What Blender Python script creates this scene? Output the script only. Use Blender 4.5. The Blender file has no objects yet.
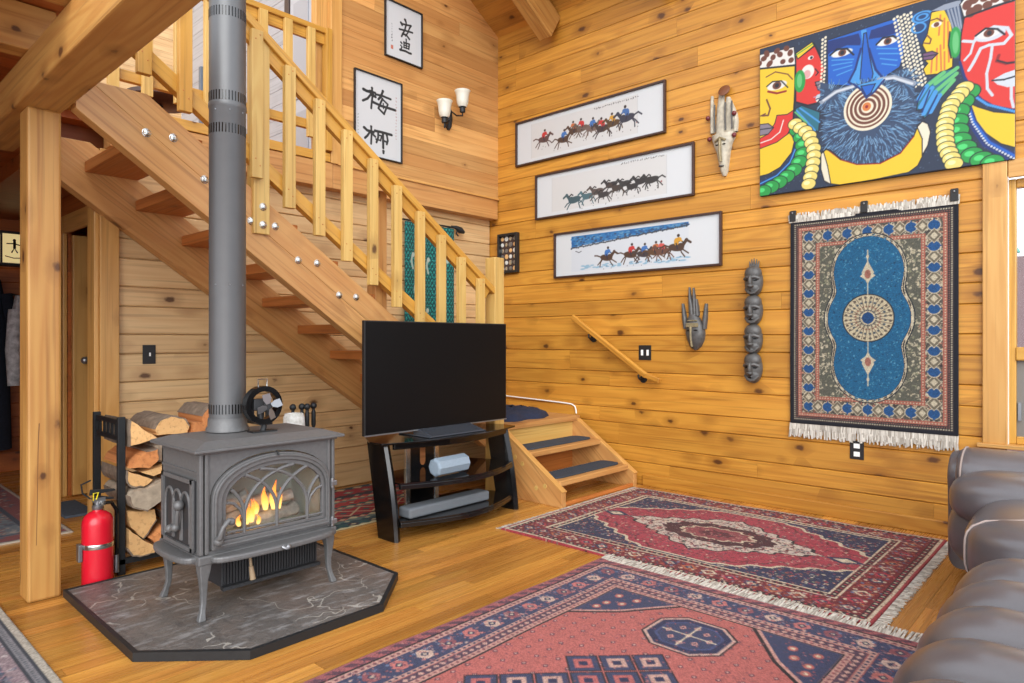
import bpy, bmesh, math, random
import numpy as np
from mathutils import Vector, Matrix
random.seed(7)
rng = np.random.default_rng(7)
COL = bpy.context.scene.collection
PI = math.pi

def S(r, g, b):
    f = lambda c: (c/255/12.92) if c/255 <= .04045 else ((c/255+.055)/1.055)**2.4
    return (f(r), f(g), f(b), 1)

# ------------------------------------------------------------------ node helper
class NT:
    def __init__(self, name):
        self.m = bpy.data.materials.new(name); self.m.use_nodes = True
        self.t = self.m.node_tree; self.t.nodes.clear()
        self.out = self.t.nodes.new('ShaderNodeOutputMaterial')
        self.b = self.t.nodes.new('ShaderNodeBsdfPrincipled')
        self.t.links.new(self.b.outputs[0], self.out.inputs[0])
    def n(self, typ, ins=None, **kw):
        nd = self.t.nodes.new('ShaderNode'+typ)
        for k, v in kw.items(): setattr(nd, k, v)
        for k, v in (ins or {}).items(): self.set(nd.inputs[k], v)
        return nd
    def set(self, sock, v):
        if hasattr(v, 'is_output') or isinstance(v, bpy.types.NodeSocket): self.t.links.new(v, sock)
        else: sock.default_value = v
    def math(self, op, a, b=0.0, c=0.0, clamp=False):
        nd = self.t.nodes.new('ShaderNodeMath'); nd.operation = op; nd.use_clamp = clamp
        self.set(nd.inputs[0], a); self.set(nd.inputs[1], b); self.set(nd.inputs[2], c)
        return nd.outputs[0]
    def mix(self, f, a, b, mode='MIX'):
        nd = self.t.nodes.new('ShaderNodeMix'); nd.data_type = 'RGBA'; nd.blend_type = mode
        self.set(nd.inputs[0], f); self.set(nd.inputs[6], a); self.set(nd.inputs[7], b)
        return nd.outputs[2]
    def vmul(self, v, s):
        nd = self.t.nodes.new('ShaderNodeVectorMath'); nd.operation = 'MULTIPLY'
        self.set(nd.inputs[0], v); nd.inputs[1].default_value = s
        return nd.outputs[0]
    def noise(self, v, scale=1, detail=3, rough=.55, dist=0):
        return self.n('TexNoise', {'Vector': v, 'Scale': scale, 'Detail': detail, 'Roughness': rough, 'Distortion': dist}).outputs[0]
    def ramp(self, f, stops):
        nd = self.t.nodes.new('ShaderNodeValToRGB'); e = nd.color_ramp.elements
        while len(e) < len(stops): e.new(.5)
        for i, (p, c) in enumerate(stops): e[i].position = p; e[i].color = c
        self.set(nd.inputs[0], f); return nd.outputs[0]
    def attr(self, name, what='Vector'):
        return self.n('Attribute', attribute_name=name).outputs[what]
    def bump(self, h, strength=.3, dist=.01):
        nd = self.n('Bump', {'Height': h, 'Strength': strength, 'Distance': dist})
        self.t.links.new(nd.outputs[0], self.b.inputs['Normal'])
    def p(self, **kw):
        for k, v in kw.items(): self.set(self.b.inputs[k.replace('_', ' ')], v)
        return self

def wood(name, light, dark, knot=(70, 36, 16), rough=.45, var=.22, knots=.5, ring=.5, red=None, crack=0):
    """boards: attribute g = metres (along, across, through), t = a tone per board"""
    k = NT(name); g = k.attr('g'); t = k.attr('t', 'Fac')
    bands = k.noise(k.vmul(g, (.55, 7, 7)), 1, 2, .5, .4)
    rings = k.math('SINE', k.math('MULTIPLY', bands, 46.0))
    rings = k.math('MULTIPLY_ADD', rings, .5, .5)
    fine = k.noise(k.vmul(g, (3, 90, 90)), 1, 3, .6)
    broad = k.noise(k.vmul(g, (1.1, 5, 5)), 1, 2)
    f = k.math('ADD', k.math('MULTIPLY', rings, .42*ring), k.math('MULTIPLY', fine, .35))
    f = k.math('ADD', f, k.math('MULTIPLY', broad, .45))
    f = k.math('SUBTRACT', f, .22, clamp=True)
    col = k.mix(f, S(*light), S(*dark))
    if red: col = k.mix(k.math('MULTIPLY', k.math('FRACT', k.math('MULTIPLY', t, 7.31)), .55), col, S(*red))
    v = k.math('MULTIPLY_ADD', t, 2*var, 1-var)
    hs = k.n('HueSaturation', {'Value': v, 'Color': col}); col = hs.outputs[0]
    ln = k.noise(k.vmul(g, (1.3, 60, 60)), 1, 2, .5)
    col = k.mix(k.math('MULTIPLY', k.math('MULTIPLY', k.math('SUBTRACT', ln, .54, clamp=True), 7.0, clamp=True), .38), col, S(*[int(x*.72) for x in dark]))
    if crack:
        ck = k.math('ABSOLUTE', k.math('SUBTRACT', k.noise(k.vmul(g, (.9, 11, 11)), 1, 1, .4), .5))
        gate = k.math('GREATER_THAN', k.noise(k.vmul(g, (1.4, 4, 4)), 1, 1), .56)
        col = k.mix(k.math('MULTIPLY', k.math('MULTIPLY', k.math('LESS_THAN', ck, .010), gate), crack), col, S(74, 40, 18))
    # knots
    kv = k.n('TexVoronoi', {'Vector': k.vmul(g, (4.2, 7, 7)), 'Scale': 1.0, 'Randomness': 1.0})
    nz = k.noise(k.vmul(g, (25, 40, 40)), 1, 2)
    d = k.math('ADD', kv.outputs['Distance'], k.math('MULTIPLY', k.math('SUBTRACT', nz, .5), .14))
    sel = k.n('SeparateColor', {0: kv.outputs['Color']})
    on = k.math('LESS_THAN', sel.outputs[0], knots)
    rad = k.math('MULTIPLY_ADD', sel.outputs[1], .13, .07)
    core = k.math('MULTIPLY', k.math('SUBTRACT', 1.0, k.math('DIVIDE', d, rad), clamp=True), 2.2, clamp=True)
    halo = k.math('SUBTRACT', 1.0, k.math('DIVIDE', d, k.math('MULTIPLY', rad, 3.0)), clamp=True)
    col = k.mix(k.math('MULTIPLY', k.math('MULTIPLY', halo, on), .75), col, S(*[int(x*.8) for x in dark]))
    col = k.mix(k.math('MULTIPLY', k.math('MULTIPLY', core, on), .85), col, S(*knot))
    k.p(Base_Color=col, Roughness=k.math('MULTIPLY_ADD', fine, .2, rough-.1))
    k.bump(k.math('ADD', fine, k.math('MULTIPLY', rings, .3)), .12, .004)
    return k.m

def plain(name, c, rough=.5, metal=0, noise=.0, scale=30, bump=0, **kw):
    k = NT(name); tc = k.n('TexCoord').outputs['Object']
    col = S(*c)
    nz = k.noise(tc, scale, 3)
    if noise: col = k.mix(nz, S(*[max(0, x*(1-noise)) for x in c]), S(*[min(255, x*(1+noise)) for x in c]))
    k.p(Base_Color=col, Roughness=rough, Metallic=metal, **kw)
    if bump: k.bump(nz, bump, .004)
    return k.m

def painted(name, rough=.8, fuzz=0.0, sheen=0.0, bump=0.0, scale=500):
    """a surface whose own pattern is stored per vertex"""
    k = NT(name); c = k.attr('Col', 'Color')
    tc = k.n('TexCoord').outputs['Object']; nz = k.noise(tc, scale, 2, .7)
    if fuzz:
        c = k.mix(k.math('MULTIPLY', nz, fuzz), c, S(20, 14, 16))
        c = k.n('HueSaturation', {'Value': 1+fuzz*.5, 'Color': c}).outputs[0]
    k.p(Base_Color=c, Roughness=rough)
    if sheen: k.p(Sheen_Weight=sheen)
    if bump: k.bump(nz, bump, .004)
    return k.m

# ------------------------------------------------------------------ objects
def root_of(o):
    while o.parent: o = o.parent
    return o
def tag(o, label=None, cat=None, group=None, kind=None):
    if label: o['label'] = label
    if cat: o['category'] = cat
    if group: o['group'] = group
    if kind: o['kind'] = kind
    return o
def thing(name, label, cat, loc=(0, 0, 0), group=None):
    o = bpy.data.objects.new(name, None); COL.objects.link(o); o.empty_display_size = .1
    o.location = loc; return tag(o, label, cat, group)

class MB:
    """collects shapes (world metres) and links them as ONE mesh object"""
    def __init__(self): self.v = []; self.f = []; self.g = []; self.t = []; self.mi = []; self.cur = 0
    def add(self, vs, fs, frame=None, t=None, off=None):
        n = len(self.v); t = random.random() if t is None else t
        off = Vector((random.uniform(0, 40), random.uniform(0, 40), random.uniform(0, 40))) if off is None else Vector(off)
        for p in vs:
            p = Vector(p); self.v.append(p)
            q = Vector((p.dot(frame[0]), p.dot(frame[1]), p.dot(frame[2]))) if frame else p
            self.g.append(q+off); self.t.append(t)
        for f in fs: self.f.append([i+n for i in f]); self.mi.append(self.cur)
        return self
    def obox(self, c, ax, ay, az, d, t=None):
        c = Vector(c); ax, ay, az = [Vector(a).normalized() for a in (ax, ay, az)]
        vs = [c+ax*(sx*d[0]/2)+ay*(sy*d[1]/2)+az*(sz*d[2]/2) for sx in (-1, 1) for sy in (-1, 1) for sz in (-1, 1)]
        return self.add(vs, [(0, 1, 3, 2), (4, 6, 7, 5), (0, 4, 5, 1), (2, 3, 7, 6), (0, 2, 6, 4), (1, 5, 7, 3)], (ax, ay, az), t)
    def box(self, lo, hi, grain='x', t=None):
        c = [(a+b)/2 for a, b in zip(lo, hi)]; d = [b-a for a, b in zip(lo, hi)]
        X, Y, Z = (1, 0, 0), (0, 1, 0), (0, 0, 1)
        if grain == 'x': return self.obox(c, X, Y, Z, d, t)
        if grain == 'y': return self.obox(c, Y, Z, X, (d[1], d[2], d[0]), t)
        return self.obox(c, Z, X, Y, (d[2], d[0], d[1]), t)
    def board(self, p, q, w, h, side, t=None):
        """from p to q (centre line), w along 'side', h square to both"""
        p, q = Vector(p), Vector(q); ax = (q-p); L = ax.length; ax.normalize()
        s = Vector(side); s = (s-ax*s.dot(ax)).normalized(); u = ax.cross(s)
        return self.obox((p+q)/2, ax, s, u, (L, w, h), t)
    def prism(self, poly, o, U, V, N, depth, grain=None):
        """polygon in the U,V plane at o, extruded by depth along N"""
        o, U, V, N = Vector(o), Vector(U), Vector(V), Vector(N); n = len(poly)
        vs = [o+U*a+V*b for a, b in poly]+[o+U*a+V*b+N*depth for a, b in poly]
        fs = [list(range(n)), list(range(2*n-1, n-1, -1))]+[(i, i+n, (i+1) % n+n, (i+1) % n) for i in range(n)]
        return self.add(vs, fs, grain or (U.normalized(), V.normalized(), N.normalized()))
    def lathe(self, prof, c=(0, 0, 0), axis=(0, 0, 1), n=24, cap=True):
        c = Vector(c); a = Vector(axis).normalized()
        u = a.orthogonal().normalized(); w = a.cross(u); vs = []; fs = []
        for r, z in prof:
            for i in range(n): vs.append(c+a*z+(u*math.cos(2*PI*i/n)+w*math.sin(2*PI*i/n))*r)
        m = len(prof)
        for j in range(m-1):
            for i in range(n): fs.append((j*n+i, j*n+(i+1) % n, (j+1)*n+(i+1) % n, (j+1)*n+i))
        if cap: fs.append(list(range(n-1, -1, -1))); fs.append([(m-1)*n+i for i in range(n)])
        return self.add(vs, fs, (a, u, w))
    def cyl(self, p, q, r, r2=None, n=16):
        p, q = Vector(p), Vector(q); return self.lathe([(r, 0), (r2 if r2 is not None else r, (q-p).length)], p, q-p, n)
    def tube(self, path, r, n=8, closed=False):
        P = [Vector(p) for p in path]; m = len(P); rs = r if isinstance(r, (list, tuple)) else [r]*m
        vs = []; fs = []; ref = None
        for i in range(m):
            d = (P[(i+1) % m]-P[i-1]) if closed else (P[min(i+1, m-1)]-P[max(i-1, 0)])
            d.normalize()
            if ref is None: ref = d.orthogonal().normalized()
            ref = (ref-d*ref.dot(d)).normalized(); w = d.cross(ref)
            for k in range(n): vs.append(P[i]+(ref*math.cos(2*PI*k/n)+w*math.sin(2*PI*k/n))*rs[i])
        for i in range(m if closed else m-1):
            j = (i+1) % m
            for k in range(n): fs.append((i*n+k, i*n+(k+1) % n, j*n+(k+1) % n, j*n+k))
        if not closed: fs.append(list(range(n-1, -1, -1))); fs.append([(m-1)*n+k for k in range(n)])
        return self.add(vs, fs)
    def ell(self, c, r, n=16, m=10, R=None):
        c = Vector(c); R = R or Matrix.Identity(3); vs = []; fs = []
        r = r if isinstance(r, (list, tuple)) else (r, r, r)
        for j in range(m+1):
            a = PI*j/m
            for i in range(n):
                b = 2*PI*i/n
                vs.append(c+R @ Vector((r[0]*math.sin(a)*math.cos(b), r[1]*math.sin(a)*math.sin(b), r[2]*math.cos(a))))
        for j in range(m):
            for i in range(n): fs.append((j*n+i, (j+1)*n+i, (j+1)*n+(i+1) % n, j*n+(i+1) % n))
        return self.add(vs, fs)
    def grid(self, fn, nu, nv, wrap=False):
        vs = [fn(i/nu, j/nv) for j in range(nv+1) for i in range(nu+1)]; w = nu+1
        return self.add(vs, [(j*w+i, j*w+i+1, (j+1)*w+i+1, (j+1)*w+i) for j in range(nv) for i in range(nu)])
    def plank(self, o, L, W, N, l0, l1, w0, w1, c=.006, th=.025, t=None):
        """a wall board with chamfered edges; o on the face plane, N points into the room"""
        o, L, W, N = Vector(o), Vector(L), Vector(W), Vector(N)
        pr = [(w0, -th), (w0, -c), (w0+c*.8, 0), (w1-c*.8, 0), (w1, -c), (w1, -th)]
        vs = [o+L*l+W*a+N*b for l in (l0, l1) for a, b in pr]; n = len(pr)
        fs = [(i, (i+1) % n, (i+1) % n+n, i+n) for i in range(n)]+[list(range(n-1, -1, -1)), list(range(n, 2*n))]
        return self.add(vs, fs, (L, W, N), t)
    def build(self, name, mat, parent=None, smooth=False, bevel=0, label=None, kind=None, seg=2, fix=True, sub=0, angle=40):
        base = Vector((0, 0, 0)); p = parent
        while p: base += p.location; p = p.parent
        me = bpy.data.meshes.new(name)
        me.from_pydata([tuple(v-base) for v in self.v], [], self.f)
        a = me.attributes.new('g', 'FLOAT_VECTOR', 'POINT'); a.data.foreach_set('vector', [c for q in self.g for c in q])
        a = me.attributes.new('t', 'FLOAT', 'POINT'); a.data.foreach_set('value', self.t)
        for m in (mat if isinstance(mat, list) else [mat]): me.materials.append(m)
        if isinstance(mat, list): me.polygons.foreach_set('material_index', self.mi)
        if fix:
            bm = bmesh.new(); bm.from_mesh(me); bmesh.ops.recalc_face_normals(bm, faces=bm.faces); bm.to_mesh(me); bm.free()
        o = bpy.data.objects.new(name, me); COL.objects.link(o)
        if parent: o.parent = parent
        if bevel:
            b = o.modifiers.new('bevel', 'BEVEL'); b.width = bevel; b.segments = seg; b.limit_method = 'ANGLE'; b.angle_limit = math.radians(50)
        if sub:
            s = o.modifiers.new('sub', 'SUBSURF'); s.levels = sub; s.render_levels = sub
        if smooth:
            me.polygons.foreach_set('use_smooth', [True]*len(me.polygons))
            if angle < 180: me.set_sharp_from_angle(angle=math.radians(angle))
        if label: o['label'] = label
        if kind: o['kind'] = kind
        return o
def struct(mb, name, mat, **kw): return mb.build(name, mat, kind='structure', **kw)

# ------------------------------------------------------------------ pattern canvas (metres), stored per vertex
class Canvas:
    def __init__(self, w, h, res, base):
        self.w, self.h = w, h; self.nx, self.ny = int(round(w/res)), int(round(h/res))
        x = np.linspace(0, w, self.nx+1); y = np.linspace(0, h, self.ny+1)
        self.X, self.Y = np.meshgrid(x, y); self.C = np.zeros(self.X.shape+(3,)); self.C[:] = base; self.r = w/self.nx; self.dim = .87
    def win(self, x0, y0, x1, y1):
        i0 = max(0, int((x0)/self.r)-1); i1 = min(self.nx+1, int(x1/self.r)+3); ry = self.h/self.ny
        j0 = max(0, int(y0/ry)-1); j1 = min(self.ny+1, int(y1/ry)+3)
        return (slice(j0, max(j0, j1)), slice(i0, max(i0, i1)))
    def put(self, sl, a, col):
        a = np.clip(a, 0, 1)[..., None]; self.C[sl] = self.C[sl]*(1-a)+np.array(col)*a
    def fill(self, mask, col):
        a = mask.astype(float)[..., None]; self.C = self.C*(1-a)+np.array(col)*a
    def ell(self, cx, cy, rx, ry, col, rot=0):
        R = max(rx, ry); sl = self.win(cx-R, cy-R, cx+R, cy+R); x = self.X[sl]-cx; y = self.Y[sl]-cy
        c, s = math.cos(rot), math.sin(rot); u, v = (x*c+y*s)/max(rx, 1e-5), (-x*s+y*c)/max(ry, 1e-5)
        d = np.sqrt(u*u+v*v); self.put(sl, (1-d)*min(rx, ry)/self.r+.5, col)
    def ring(self, cx, cy, rx, ry, w, col):
        sl = self.win(cx-rx-w, cy-ry-w, cx+rx+w, cy+ry+w); x = (self.X[sl]-cx)/rx; y = (self.Y[sl]-cy)/ry
        d = np.abs(np.sqrt(x*x+y*y)-1)*min(rx, ry); self.put(sl, (w/2-d)/self.r+.5, col)
    def line(self, pts, w, col):
        for (x0, y0), (x1, y1) in zip(pts[:-1], pts[1:]):
            sl = self.win(min(x0, x1)-w, min(y0, y1)-w, max(x0, x1)+w, max(y0, y1)+w)
            x, y = self.X[sl], self.Y[sl]; dx, dy = x1-x0, y1-y0; L = dx*dx+dy*dy+1e-12
            t = np.clip(((x-x0)*dx+(y-y0)*dy)/L, 0, 1)
            self.put(sl, (w/2-np.hypot(x-x0-t*dx, y-y0-t*dy))/self.r+.5, col)
    def poly(self, pts, col):
        xs, ys = [p[0] for p in pts], [p[1] for p in pts]; sl = self.win(min(xs), min(ys), max(xs), max(ys))
        x, y = self.X[sl], self.Y[sl]; acc = np.zeros(x.shape)
        for ox, oy in ((-.25, -.25), (.25, -.25), (-.25, .25), (.25, .25)):
            xx, yy = x+ox*self.r, y+oy*self.r; ins = np.zeros(x.shape, bool)
            for (x0, y0), (x1, y1) in zip(pts, pts[1:]+pts[:1]):
                if y0 == y1: continue
                ins ^= ((y0 > yy) != (y1 > yy)) & (xx < (x1-x0)*(yy-y0)/(y1-y0)+x0)
            acc += ins
        self.put(sl, acc/4, col)
    def dia(self, cx, cy, rx, ry, col):
        self.poly([(cx-rx, cy), (cx, cy-ry), (cx+rx, cy), (cx, cy+ry)], col)
    def build(self, name, o, U, V, N, mat, parent=None, th=.004, wav=None, smooth=True):
        o, U, V, N = [np.array(a, float) for a in (o, U, V, N)]
        base = np.zeros(3); p = parent
        while p: base += np.array(p.location); p = p.parent
        P = o+self.X[..., None]*U+self.Y[..., None]*V+N*th
        if wav is not None: P = P+N*wav(self.X, self.Y)[..., None]
        ny, nx = self.X.shape; V0 = P.reshape(-1, 3); idx = np.arange(ny*nx).reshape(ny, nx)
        F = np.stack([idx[:-1, :-1], idx[:-1, 1:], idx[1:, 1:], idx[1:, :-1]], -1).reshape(-1, 4)
        ringi = np.concatenate([idx[0, :-1], idx[:-1, -1], idx[-1, :0:-1], idx[:0:-1, 0]])
        B = o+self.X.reshape(-1, 1)[ringi]*U+self.Y.reshape(-1, 1)[ringi]*V
        n = len(V0); m = len(ringi); k = np.arange(m)
        SF = np.stack([ringi, n+k, n+(k+1) % m, ringi[(k+1) % m]], -1)
        AV = np.concatenate([V0, B])-base; faces = np.concatenate([F, SF])
        if np.dot(np.cross(U, V), N) < 0: faces = faces[:, ::-1]
        me = bpy.data.meshes.new(name)
        me.vertices.add(len(AV)); me.vertices.foreach_set('co', AV.ravel())
        me.loops.add(faces.size); me.loops.foreach_set('vertex_index', faces.ravel().astype(np.int32))
        me.polygons.add(len(faces)); me.polygons.foreach_set('loop_start', (np.arange(len(faces))*4).astype(np.int32))
        me.polygons.foreach_set('use_smooth', np.ones(len(faces), bool))
        me.update(calc_edges=True)
        c = self.C.reshape(-1, 3)/255*self.dim; c = np.concatenate([c, c[ringi]])
        lin = np.where(c <= .04045, c/12.92, ((c+.055)/1.055)**2.4); lin = np.concatenate([lin, np.ones((len(lin), 1))], 1)
        a = me.attributes.new('Col', 'FLOAT_COLOR', 'POINT'); a.data.foreach_set('color', lin.ravel())
        me.materials.append(mat); me.validate()
        ob = bpy.data.objects.new(name, me); COL.objects.link(ob)
        if parent: ob.parent = parent
        return ob
EXPO, WORLD, SUN, SKY = 0.95, .95, 1.5, (.92, .97, 1.06, 1)
# ------------------------------------------------------------------ materials
M = {}
M['wall_r'] = wood('pine_honey', (206, 148, 57), (166, 102, 29), rough=.42, var=.11, knots=.6, ring=.8)
M['wall_b'] = wood('pine_pale', (218, 186, 136), (194, 148, 98), rough=.5, var=.10, knots=.5, ring=.7)
M['wall_u'] = wood('pine_upper', (220, 172, 106), (182, 120, 58), rough=.48, var=.22, knots=.35, ring=.6, red=(176, 112, 56))
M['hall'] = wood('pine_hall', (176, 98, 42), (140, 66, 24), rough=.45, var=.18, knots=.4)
M['ceil'] = wood('pine_ceiling', (200, 144, 62), (164, 102, 34), rough=.5, var=.16, knots=.6)
M['floor'] = wood('fir_floor', (208, 152, 70), (164, 102, 38), rough=.28, var=.27, knots=.04, ring=.7, red=(152, 90, 40))
M['timber'] = wood('timber', (192, 145, 78), (162, 104, 46), rough=.5, var=.06, knots=.3, ring=1.0, crack=.75)
M['string'] = wood('stringer_wood', (200, 152, 92), (170, 108, 54), rough=.42, var=.07, knots=.3, ring=.7)
M['tread'] = wood('tread_wood', (196, 122, 58), (158, 84, 34), rough=.4, var=.12, knots=.35, ring=.6)
M['rail'] = wood('rail_wood', (200, 152, 66), (180, 122, 42), rough=.38, var=.08, knots=.22, ring=.6)
M['fresh'] = wood('fresh_pine', (208, 174, 102), (188, 142, 70), rough=.45, var=.06, knots=.25, ring=.8)
M['casing'] = wood('casing_wood', (208, 160, 92), (184, 128, 60), rough=.42, var=.05, knots=.25, ring=.7)
M['white_board'] = wood('white_board', (168, 170, 173), (154, 156, 160), knot=(190, 180, 170), rough=.5, var=.03, knots=.15)
M['seam'] = plain('seam_dark', (70, 40, 20), .8)
M['iron'] = plain('cast_iron', (104, 104, 104), .5, .25, noise=.10, scale=60, bump=.06)
M['iron_dark'] = plain('cast_iron_dark', (52, 53, 55), .55, .2, noise=.12, scale=60)
M['pipe'] = plain('pipe_paint', (100, 101, 102), .42, .35, noise=.04, scale=12)
M['black'] = plain('black_metal', (38, 40, 42), .5, .3, noise=.15, scale=50)
M['bolt'] = plain('bolt_steel', (205, 205, 200), .22, .95)
M['steel'] = plain('dull_steel', (150, 152, 155), .35, .8)
M['gloss_black'] = plain('gloss_black', (14, 14, 15), .12)
M['white'] = plain('white_plastic', (236, 236, 232), .5)
M['frame'] = plain('dark_frame', (62, 40, 34), .45, noise=.15, scale=40)
M['frame_black'] = plain('black_frame', (30, 28, 28), .5)
M['pic'] = painted('print_paper', .55)
M['canvas'] = painted('oil_canvas', .5)
M['rug'] = painted('rug_pile', .95, fuzz=.25, sheen=.05, bump=.4, scale=700)
def cotton():
    k = NT('fringe_cotton'); t = k.attr('t', 'Fac'); k.p(Base_Color=k.mix(t, S(150, 142, 130), S(216, 210, 198)), Roughness=.95); return k.m
M['fringe'] = cotton()
def slate():
    k = NT('slate'); tc = k.n('TexCoord').outputs['Object']
    n1 = k.noise(tc, 5, 5, .6, .3); n2 = k.noise(tc, 42, 4, .65); n3 = k.noise(k.vmul(tc, (9, 30, 9)), 1, 4, .6)
    col = k.mix(n1, S(84, 82, 80), S(128, 120, 112)); col = k.mix(k.math('MULTIPLY', n2, .55), col, S(64, 64, 66))
    warm = k.math('MULTIPLY', k.math('SUBTRACT', k.noise(tc, 2.6, 2), .48, clamp=True), 3.0, clamp=True)
    col = k.mix(k.math('MULTIPLY', warm, .45), col, S(126, 96, 78))
    v = k.n('TexVoronoi', {'Vector': k.n('VectorMath', {0: tc, 1: k.n('TexNoise', {'Vector': tc, 'Scale': 3.0, 'Detail': 3.0}).outputs[1]}, operation='ADD').outputs[0], 'Scale': 2.1}, feature='DISTANCE_TO_EDGE')
    brk = k.noise(tc, 2.0, 2)
    vein = k.math('MULTIPLY', k.math('LESS_THAN', v.outputs[0], .010), k.math('GREATER_THAN', brk, .5))
    col = k.mix(k.math('MULTIPLY', vein, .6), col, S(186, 182, 172))
    flake = k.math('MULTIPLY', k.math('SUBTRACT', n3, .52, clamp=True), 5.0, clamp=True); col = k.mix(k.math('MULTIPLY', flake, .5), col, S(176, 176, 176)); dk_ = k.math('MULTIPLY', k.math('SUBTRACT', .46, k.noise(k.vmul(tc, (30, 11, 20)), 1, 4, .65), clamp=True), 5.0, clamp=True); col = k.mix(k.math('MULTIPLY', dk_, .55), col, S(48, 48, 50))
    k.p(Base_Color=col, Roughness=.42); k.bump(k.math('ADD', n2, k.math('MULTIPLY', n1, 1.5)), .45, .012); return k.m
M['slate'] = slate()
def leather():
    k = NT('leather'); tc = k.n('TexCoord').outputs['Object']
    n1 = k.noise(tc, 5, 4, .6, .4); n2 = k.noise(tc, 160, 3, .6)
    col = k.mix(n1, S(70, 67, 70), S(104, 99, 101)); col = k.mix(k.math('MULTIPLY', n2, .3), col, S(70, 62, 62))
    k.p(Base_Color=col, Roughness=k.math('MULTIPLY_ADD', n1, .22, .20), Specular_IOR_Level=.8, Coat_Weight=.35, Coat_Roughness=.28); k.bump(n2, .12, .002); return k.m
M['leather'] = leather()
def glassy(name, c, rough=.02, alpha_mix=.12, tint=(1, 1, 1, 1)):
    k = NT(name); g = k.n('BsdfTransparent', {0: tint}); gl = k.n('BsdfGlossy', {0: (1, 1, 1, 1), 1: rough})
    fr = k.n('Fresnel', {0: 1.45}); mx = k.n('MixShader', {0: fr.outputs[0], 1: g.outputs[0], 2: gl.outputs[0]})
    k.t.links.new(mx.outputs[0], k.out.inputs[0]); return k.m
M['glass'] = glassy('clear_glass', (1, 1, 1))
M['smoke_glass'] = glassy('smoked_glass', (1, 1, 1), tint=S(120, 110, 104))

# ------------------------------------------------------------------ camera, light
TH = math.atan2(614, 671.1)
cd = bpy.data.cameras.new('camera'); cam = bpy.data.objects.new('camera', cd); COL.objects.link(cam)
cam.location = (0, 0, 1.15); cam.rotation_euler = (PI/2, 0, TH-PI/2)
cd.sensor_width = 36; cd.lens = 36*671.1/1024; cd.shift_y = -1.6/1024; cd.clip_start = .02
bpy.context.scene.camera = cam
sc = bpy.context.scene
sc.view_settings.view_transform = 'Standard'; sc.view_settings.look = 'None'; sc.view_settings.exposure = EXPO
sc.view_settings.gamma = 1; sc.view_settings.use_curve_mapping = False
w = bpy.data.worlds.new('sky'); sc.world = w; w.use_nodes = True
bg = w.node_tree.nodes['Background']; bg.inputs[0].default_value = SKY; bg.inputs[1].default_value = WORLD
def sun(name, rot, e, ang, c):
    l = bpy.data.lights.new(name, 'SUN'); l.energy = e; l.angle = math.radians(ang); l.color = c
    o = bpy.data.objects.new(name, l); COL.objects.link(o); o.rotation_euler = rot; return o
sun('daylight', (math.radians(64), 0, math.radians(-46)), SUN, 50, (1, .98, .95))
def area(name, loc, rot, e, sx, sy, c=(1, 1, 1)):
    l = bpy.data.lights.new(name, 'AREA'); l.shape = 'RECTANGLE'; l.size = sx; l.size_y = sy; l.energy = e; l.color = c
    o = bpy.data.objects.new(name, l); COL.objects.link(o); o.location = loc; o.rotation_euler = rot; return o

# ------------------------------------------------------------------ the room
XR, YB, YU = 4.63, 4.52, 4.415
X, Y, Z = Vector((1, 0, 0)), Vector((0, 1, 0)), Vector((0, 0, 1))
def segs(a, b, lo=1.3, hi=3.4):
    out = [a]; p = a+random.uniform(.3, hi)
    while p < b-.35: out.append(p); p += random.uniform(lo, hi)
    return out+[b]
CRS = sorted([.3008+.2945*k for k in range(-1, 7)]+[.4735+.2945*k for k in range(-2, 7)])
CRS = [c for c in CRS if c < 2.47]
def courses(z0, z1, top=None):
    c = [z0]+[q for q in CRS if z0+.03 < q < z1-.03]
    while c[-1] < z1-.2 and z1 > 3: c.append(c[-1]+(.152 if len(c) % 2 else .124))
    c.append(z1)
    return c
# floor
b = MB(); y = -1.2; k = 0
while y < 8.2:
    for a, e in zip(*(lambda s: (s[:-1], s[1:]))(segs(-3.0, 4.7, .7, 2.4))):
        b.obox(((a+e)/2, y+.034, -.012), X, Y, Z, (e-a-.0012, .0666, .024))
    y += .068
struct(b, 'floor', M['floor'], fix=False)
b = MB(); b.box((-3.0, -1.2, -.08), (4.75, 8.3, -.02)); struct(b, 'floor_base', M['seam'])
# right wall, with the window opening below y = .5
b = MB(); cs = courses(0, 4.04)
for z0, z1 in zip(cs[:-1], cs[1:]):
    hi = 4.56; zm = (z0+z1)/2; lo = .50 if .57 < z1 and zm < 2.08 else -1.2
    s = segs(lo, hi)
    for a, e in zip(s[:-1], s[1:]): b.plank((XR, 0, 0), Y, Z, -X, a+.0006, e-.0006, z0+.0011, z1-.0011, c=.0065 if z0 < 2.3 else .003)
struct(b, 'wall_right', M['wall_r'])
b = MB(); b.box((XR+.02, .5, 0), (XR+.10, 4.7, 4.1)); b.box((XR+.02, -1.2, 0), (XR+.10, .5, .50)); b.box((XR+.02, -1.2, 2.12), (XR+.10, .5, 4.1)); struct(b, 'wall_right_core', M['seam'])
# lower back wall (behind the stairs)
b = MB(); cs = courses(0, 2.5)
for z0, z1 in zip(cs[:-1], cs[1:]):
    s = segs(1.39, 4.62)
    for a, e in zip(s[:-1], s[1:]): b.plank((0, YB, 0), X, Z, -Y, a+.0006, e-.0006, z0+.0012, z1-.0012, c=.008)
struct(b, 'wall_back', M['wall_b'])
b = MB(); b.box((1.35, YB+.02, 0), (4.7, YB+.09, 2.44)); struct(b, 'wall_back_core', M['seam'])
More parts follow.
